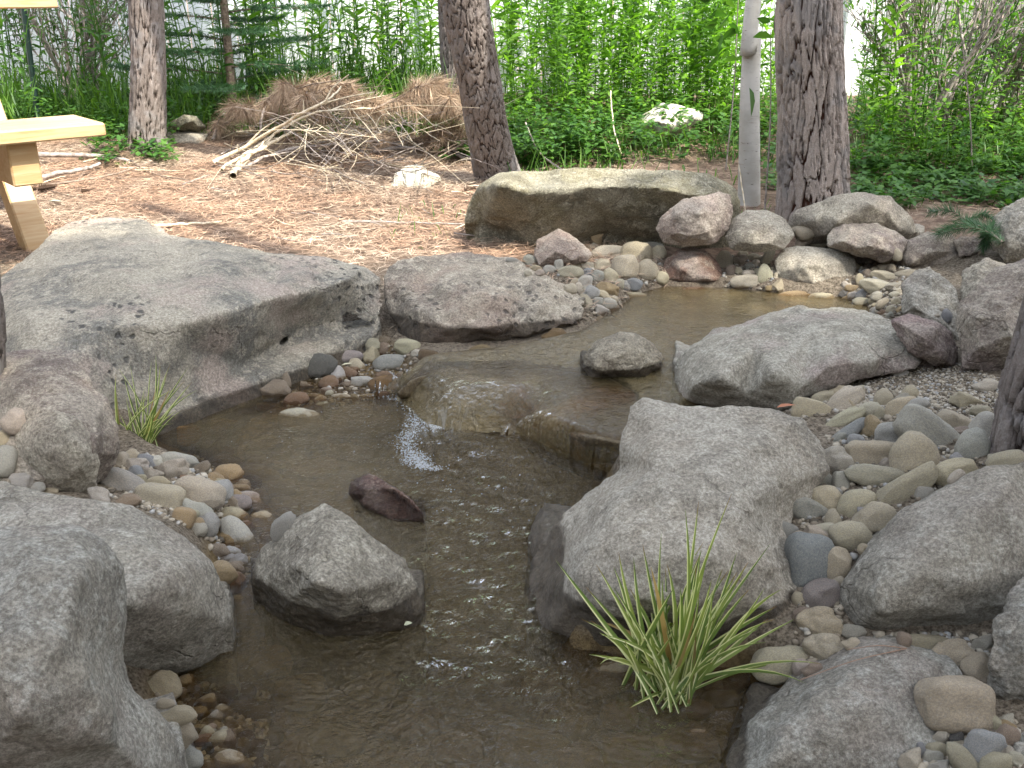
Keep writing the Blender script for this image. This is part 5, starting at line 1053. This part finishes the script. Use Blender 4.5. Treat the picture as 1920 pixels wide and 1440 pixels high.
# saplings with big leaves near the birch
def sapling(name, label, px, py, y, top, leaves, mat, seed, lf=(.08, .05)):
    r = np.random.default_rng(seed); b = np.array(PY(px, py, y)); b[2] = terrain_z(b[0], b[1]); t = np.array(PY(top[0], top[1], y)); root = empty(name, tuple(b)); tag(root, label, 'sapling'); q = spline([b, (b+t)/2+[.01, 0, 0], t], 5); tw = MB(); tw.tube(q, .004, .002, 5); tw.build('stem', grey_twig.m, root, origin=b)
    for (lx, ly, dx, dz, s) in leaves:
        p = np.array(PY(lx, ly, y-.02)); m_ = MB(); m_.leaf(p, [dx, r.uniform(-.5, -.1), dz], lf[0]*s, lf[1]*s, .25, r.random(), True, side=[dz*.6, -.9, -dx*.5] if abs(dz) > .8 else [0, -.8, .6], prof=((0, .1), (.25, .85), (.55, 1), (.85, .45), (1, .02))); m_.build('leaf', mat, root, origin=b)
sapling('sapling', 'thin sapling with one big folded leaf before the birch', 1434, 395, 3.8, (1445,60), [(1405,165,.1,-.9,1.05),(1412,70,.9,.2,.9),(1450,70,.9,.1,.8),(1445,40,-.8,.4,.8),(1455,130,.6,-.5,.7)], weed_dark, 81)
rl = random.Random(4)
sapling('sapling', 'leafy poplar sapling behind the birch trunk', 1360, 330, 4.6, (1385,-20), [(rl.uniform(1330,1400), rl.uniform(-10,125), rl.uniform(-1,1), rl.uniform(-.6,.5), rl.uniform(.7,1.2)) for k in range(22)], weed_dark, 82, (.085,.06))
sapling('sapling', 'slim dry stem standing before the twiggy shrub', 1810, 405, 4.3, (1805,90), [(1812,300,.5,.3,.5),(1806,200,-.5,.3,.4)], shrub_leaf, 83)

# ------------------------------------------------------------------ needle litter
def litter(name, label, n, xr, yr, L, wd, seed, lift=.02, mat=litter_m.m, cond=None):
    r = np.random.default_rng(seed); x = r.uniform(*xr, n); y = r.uniform(*yr, n)
    if cond is not None: k = cond(x, y, r); x = x[k]; y = y[k]; n = len(x)
    z = hterr(x, y)+r.uniform(.001, lift, n)*(.4+.6*(n2(x, y, 3, 2, 7) > 0)); a = r.uniform(0, 6.3, n); el = r.normal(0, .16, n); LL = L*r.uniform(.5, 1.1, n)
    d = np.stack([np.cos(a)*np.cos(el), np.sin(a)*np.cos(el), np.sin(el)], 1); p = np.stack([x, y, z], 1); s = np.stack([-np.sin(a), np.cos(a), r.normal(0, .3, n)], 1)*wd/2; bend = np.stack([-np.sin(a), np.cos(a), 0*a], 1)*(r.normal(0, .12, n)*LL)[:, None]
    p0 = p-d*LL[:, None]/2; p1 = p+bend+[0, 0, .002]; p2 = p+d*LL[:, None]/2
    V = np.stack([p0, p1-s, p1+s, p2], 1).reshape(-1, 3); i = np.arange(n)[:, None]*4; f = np.concatenate([i+[[0, 2, 1]], i+[[1, 2, 3]]])
    me = mesh_np(name, V, f, False); at = me.attributes.new('tint', 'FLOAT', 'POINT'); at.data.foreach_set('value', np.repeat(r.random(n), 4).astype(np.float32)); o = obj(name, me, mat); tag(o, label, 'pine needles', kind='stuff')
litter('needle_litter', 'carpet of fallen reddish pine needles on the ground behind the boulders', 85000, (-3.2, .5), (2.75, 6.), .075, .0022, 91, cond=lambda x, y, r: (r.random(len(x)) < sstep(2.8, 3.5, y)*.8+.2))
litter('needle_litter', 'sparser fallen needles and straw behind the upper pool', 9000, (.3, 3.2), (3.5, 5.2), .07, .002, 92)
# ------------------------------------------------------------------ branches and brush pile
def stick(label, pts, r0, r1, mat, z_or=None, subs=0, seed=1, name='branch', group=None, cat='branch', sublen=.25):
    """pts: (px,py,z)"""
    w = [np.array(P(*p)) for p in pts]; q = spline(w, 6); r = np.random.default_rng(seed); q = q+r.normal(size=q.shape)*r0*.25; mb = MB(); mb.tube(q, r0, r1, 7)
    for k in range(subs):
        t = r.integers(2, len(q)-1); d = q[-1]-q[0]; L = np.linalg.norm(d)*sublen*r.uniform(.5, 1.2); d = d/np.linalg.norm(d)+r.normal(size=3)*[.5, .5, .35]; e = q[t]+d*L; e[2] = max(e[2], terrain_z(e[0], e[1])+.005); s = spline([q[t], (q[t]+e)/2+r.normal(size=3)*L*.06, e], 4); mb.tube(s, r0*.5, r1*.5, 5)
    o = mb.build(name, mat, loc=tuple(w[0]), origin=w[0]); tag(o, label, cat, group); return o
PW, GT, BT = pale_twig.m, grey_twig.m, bark_twig.m
stick('long pale peeled branch rising diagonally across the brush pile', [(400,305,.19),(470,270,.27),(560,215,.42),(610,190,.48),(640,163,.53)], .011, .004, PW, subs=4, seed=1)
stick('second pale branch just below the long peeled one', [(415,318,.19),(490,270,.26),(580,215,.40),(680,205,.42),(740,195,.42)], .009, .003, PW, subs=6, seed=2)
stick('thick pale split stump end of the diagonal branches', [(435,330,.18),(455,300,.21),(500,275,.26),(560,240,.33)], .016, .006, PW, subs=5, seed=3)
stick('grey branch lying low through the brush pile', [(440,320,.18),(540,280,.24),(640,270,.28),(720,262,.29)], .009, .003, GT, subs=6, seed=4)
stick('arched grey branch like a hoop at the pile end', [(400,262,.21),(412,225,.29),(438,195,.35),(468,205,.33),(482,240,.25)], .009, .006, GT, seed=5)
stick('second arched branch with pale bark inside the pile', [(488,262,.22),(492,215,.34),(515,188,.40),(560,182,.42),(600,195,.40)], .009, .005, GT, seed=6)
stick('brown sloping branch behind the arched ones', [(385,255,.22),(470,205,.36),(560,165,.5),(640,150,.55)], .006, .003, BT, subs=3, seed=7)
stick('short reddish stick leaning in front of the pile', [(590,285,.22),(630,262,.28),(668,243,.33)], .008, .006, PW, seed=8)
stick('curved grey branch on the ground before the leaning pine', [(700,283,.2),(770,278,.21),(830,285,.2),(885,300,.19),(905,310,.18)], .011, .008, GT, seed=9)
stick('thin brown twig crossing above the white rock', [(770,320,.18),(830,290,.22),(880,262,.27)], .004, .003, BT, subs=2, seed=10)
stick('smooth grey branch lying behind the picnic bench', [(55,292,.2),(120,290,.2),(190,293,.19),(250,305,.17)], .014, .009, GT, seed=11)
stick('second grey branch lower beside the bench leg', [(60,338,.17),(110,325,.18),(150,318,.19),(185,308,.19)], .012, .008, GT, seed=12)
stick('forked brown twig on the needles beyond the bench', [(150,255,.2),(185,285,.19),(240,298,.18),(285,325,.17),(400,345,.16)], .005, .002, BT, subs=4, seed=13)
stick('long thin dark twig on the sunlit needles', [(40,350,.16),(130,342,.17),(220,325,.18),(285,302,.2)], .005, .003, BT, subs=5, seed=14)
stick('pale straight stick on the needles above the huge boulder', [(290,424,.16),(350,420,.16),(415,416,.16)], .006, .005, PW, seed=15)
stick('thin twig lying in front of the white rock', [(600,330,.17),(680,328,.17),(740,338,.16)], .007, .004, GT, subs=2, seed=16)
stick('pair of thin dry twigs on the bare ground left of the olive boulder', [(640,415,.15),(720,416,.15),(800,418,.15),(870,420,.15)], .004, .003, GT, subs=2, seed=17)
stick('thin dark forked twig from the bench leg to the huge boulder', [(20,340,.17),(50,385,.16),(75,405,.16),(110,418,.16)], .004, .002, BT, subs=3, seed=18)
stick('pale bleached stick standing in the brush pile', [(575,260,.24),(582,235,.32),(570,215,.36)], .006, .004, PW, seed=19)
stick('thin branch sticking up out of the undergrowth', [(1165,290,.24),(1150,235,.36),(1145,170,.5)], .004, .003, PW, seed=20)
stick('dead twig among the dark leaves near the leaning pine', [(1055,320,.2),(1010,285,.26),(985,230,.38)], .005, .004, GT, seed=21)
stick('bent dry straw stem before the birch', [(1398,395,.18),(1386,300,.35),(1402,225,.5)], .003, .002, PW, name='straw_stem', seed=22, cat='stem')
rb = random.Random(31)
for k in range(110):
    x, y = rb.uniform(400, 860), rb.uniform(200, 322); z = .19+.16*max(0, 1-abs(x-620)/260)*max(0, (318-y)/110); L = rb.uniform(30, 110); a = rb.uniform(-.5, .9)
    stick('thin dry twig tangled in the brush pile', [(x, y, z), (x+L*.5*math.cos(a), y-L*.5*math.sin(a)+rb.uniform(-6, 6), z+.03), (x+L*math.cos(a), y-L*math.sin(a), z+.06+.04*rb.random())], .003, .0015, rb.choice([PW, GT, GT, PW, BT]), subs=3, seed=100+k, name='twig', group='twigs of the brush pile', cat='twig')
for k in range(44):
    x, y = rb.uniform(60, 860), rb.uniform(300, 440); L = rb.uniform(20, 90); a = rb.uniform(-.4, .4)
    stick('short dry twig scattered on the fallen needles', [(x, y, .18-.03*(y > 360)), (x+L*.5, y-L*.5*math.sin(a)+rb.uniform(-4, 4), .18-.03*(y > 360)), (x+L, y-L*math.sin(a), .18-.03*(y > 360))], .0028, .0015, rb.choice([PW, GT, BT]), seed=200+k, name='twig', group='twigs on the needle carpet', cat='twig')
for k in range(70):
    x, y = rb.uniform(460, 770), rb.uniform(178, 250); z = .27+.13*(250-y)/78; L = rb.uniform(30, 120); a = rb.uniform(-.9, .9)
    stick('thin dry twig lying over the dead pine boughs', [(x, y, z), (x+L*.5*math.cos(a), y-L*.5*math.sin(a)+rb.uniform(-8, 8), z+.03), (x+L*math.cos(a), y-L*math.sin(a)+6, z+.03)], .003, .0014, rb.choice([PW, GT, GT, PW, BT]), subs=3, seed=400+k, name='twig', group='twigs over the dead boughs', cat='twig')
def bough(label, a, b, sag, seed, n=1500, subs=10, droop=.6, mat=needle_dead.m):
    sprig('dead_pine_bough', label, np.array(P(*a)), np.array(P(*b)), sag, int(n*.42), .11, mat, seed, subs, .0024, 'bough', BT, .007, droop)
bough('brown dead pine bough along the top of the pile beside the leaning pine', (700,205,.42), (860,180,.46), .05, 201)
bough('drooping reddish bough against the leaning pine trunk', (790,215,.38), (878,205,.42), .05, 202)
bough('dead pine bough heaped at the middle of the pile', (560,215,.38), (690,205,.40), .07, 203, 1800)
bough('rusty bough end at the high left part of the pile', (505,205,.36), (590,185,.46), .06, 204)
bough('brown bough behind the arched branches', (400,240,.24), (500,215,.34), .05, 206, 1200)
bough('flat dead bough on the ground right of the pile', (760,270,.22), (860,262,.26), .02, 208, 1200, droop=.3)
# pine cones
cone_m = M('cone'); cone_m.fin(cone_m.mix(cone_m.attr('tint'), (.05,.03,.02), (.17,.10,.06)), .6)
def cone(label, px, py, z, L, seed):
    r = np.random.default_rng(seed); c = np.array(P(px, py, z)); root = empty('pine_cone', tuple(c)); tag(root, label, 'pine cone'); mb = MB(); ax = np.array([1, r.normal()*.3, .15]); ax /= np.linalg.norm(ax); core = MB(); core.tube([c-ax*L/2, c, c+ax*L/2], L*.12, L*.05, 6, .1)
    u = np.cross(ax, [0, 0, 1.]); u /= np.linalg.norm(u); v = np.cross(ax, u)
    for k in range(60):
        t = k/60; a = k*2.4; p = c+ax*L*(t-.5); d = u*math.cos(a)+v*math.sin(a); mb.leaf(p, d+ax*.5, L*.32*(1-.55*t), L*.2*(1-.4*t), 0, r.random(), False, side=np.cross(d, ax), prof=((0, .5), (.6, 1), (1, .5)))
    mb.build('scales', cone_m.m, root, origin=c); core.build('core', cone_m.m, root, origin=c)
cone('dark open pine cone on the needles by the bench leg', 88, 352, .175, .075, 1); cone('smaller pine cone half behind the bench leg', 55, 355, .175, .06, 2); cone('pine cone at the left end of the long olive boulder', 880, 356, .175, .06, 3); cone('dark cone lying on the needles near the huge boulder', 160, 358, .17, .04, 4)

# ------------------------------------------------------------------ striped grass plants
dead_leaf = leaf_mat('dead_leaf', (.28,.19,.09), (.40,.30,.16), .2)
def striped_plant(label, base, tips, n, spread, Lr, w, seed, extra_dir=0.):
    r = np.random.default_rng(seed); b = np.array(P(*base)); root = empty('striped_grass', tuple(b)); tag(root, label, 'plant')
    def blade(p0, tip, bow, wd, mt=None):
        p0 = np.array(p0); tip = np.array(tip); L = np.linalg.norm(tip-p0); side = np.cross(tip-p0, [0, -1., .3]); side /= np.linalg.norm(side)+1e-9; side = side+r.normal(size=3)*.35; side /= np.linalg.norm(side)
        c = (p0+tip)/2+np.array([r.normal()*.05*L, r.normal()*.04*L, bow*L]); V = []; A = []; Lg = []; N = 9
        for i in range(N):
            t = i/(N-1); p = (1-t)**2*p0+2*t*(1-t)*c+t*t*tip; ww = wd*.5*(min(1, .55+t*1.6) if t < .3 else 1)*max(.04, (1-t**3.2)); V += [p-side*ww, p+np.array([0, .0008, -.0004]), p+side*ww]; A += [1, .15, .5*(i % 1)]; Lg += [t]*3
        f = [(i*3+j, i*3+j+1, i*3+j+4, i*3+j+3) for i in range(N-1) for j in range(2)]; mb = MB(); mb.add(V, f, r.random(), np.array(A, float), np.array(Lg, float)*(1 if r.random() < .5 else .9)); mb.build('blade', mt or var_leaf, root, origin=b)
    for (tx, ty, dy, bow) in tips:
        blade(b+r.normal(size=3)*[.012, .01, 0], PY(tx, ty, b[1]+dy), bow, w)
    for k in range(n):
        a = r.normal()*spread+extra_dir; L = r.uniform(*Lr); tip = b+np.array([math.sin(a)*L, r.normal()*.05, math.cos(a)*L*r.uniform(.8, 1.)])
        if k % 4 == 0: tip = tip+np.array([math.copysign(.05, a)*r.uniform(.5, 1.6), 0, -.22*L*r.uniform(.5, 1.5)])
        blade(b+r.normal(size=3)*[.020, .016, 0], tip, r.uniform(-.02, .10)+(.16 if k % 4 == 0 else 0), w*r.uniform(.65, 1.2), dead_leaf if k % 11 == 3 else var_leaf)
striped_plant('large clump of cream-striped grass rooted in the shallows before the stepped boulder', (1252,1302,.0), [(1042,1050,.0,.06),(1118,1058,.02,.06),(1160,1035,.03,.05),(1188,1045,.0,.03),(1150,1100,-.02,.05),(1285,955,.02,.0),(1310,940,.05,.02),(1372,925,.0,.0),(1365,1070,.02,.05),(1390,1080,.0,.06),(1330,1020,.0,.02),(1425,1178,.0,.08),(1440,1160,.03,.1),(1548,1246,-.03,.22),(1512,1282,-.06,.25),(1490,1240,.02,.16),(1180,1328,-.08,.06),(1205,1020,.03,.02),(1240,1000,.0,.0),(1098,1100,.02,.04)], 80, .27, (.13, .30), .0082, 5, .04)
striped_plant('small clump of striped grass beside the brownish round boulder', (266,846,.01), [(292,665,.02,.0),(300,680,.0,.0),(236,742,.0,.02),(240,760,.02,.02),(352,690,.03,.04),(345,735,.0,.08),(318,740,.02,.03),(330,770,.0,.05),(225,790,.0,.03)], 30, .26, (.10, .22), .006, 6, .1)

# small loose things
def leafthing(name, label, px, py, z, L, w, d, col, cat='leaf'):
    m_ = M(name+'_m'); m_.fin(col, .6); mb = MB(); p = np.array(P(px, py, z)); mb.leaf(p, d, L, w, .1, .5, True); o = mb.build(name, m_.m, loc=tuple(p), origin=p); tag(o, label, cat)
leafthing('fallen_leaf', 'orange fallen leaf in the crack between flat and stepped boulders', 1457, 764, .27, .035, .014, [1, 0, .25], (.28,.10,.04))
leafthing('fallen_leaf', 'tiny pale green leaf on the wet foot of the angular boulder', 758, 1172, .03, .014, .011, [1, .2, .3], (.40,.42,.28))
leafthing('fallen_leaf', 'pale dry leaf on the wet stones near the rusty wet stone', 640, 685, .06, .03, .012, [1, 0, .3], (.45,.42,.28))
leafthing('fallen_leaf', 'grey-green leaf on the needles near the bench leg', 90, 378, .165, .06, .03, [1, 0, .1], (.28,.32,.24))
def needle_pair(label, a, b, c_):
    mb = MB(); p0 = np.array(P(*a)); 
    for q in (b, c_): mb.tube(spline([p0, (p0+np.array(P(*q)))/2+[0, 0, .006], np.array(P(*q))], 4), .0011, .0007, 4)
    m_ = M('needle_m'); m_.fin((.20,.12,.075), .5); o = mb.build('pine_needles', m_.m, loc=tuple(p0), origin=p0); tag(o, label, 'pine needles')
needle_pair('long brown pine needles lying on top of the low sloping boulder', (1700,1216,.115), (1500,1275,.10), (1590,1218,.12))
needle_pair('two brown pine needles on the small pinkish boulder', (1083,467,.26), (1055,450,.27), (1050,482,.23))
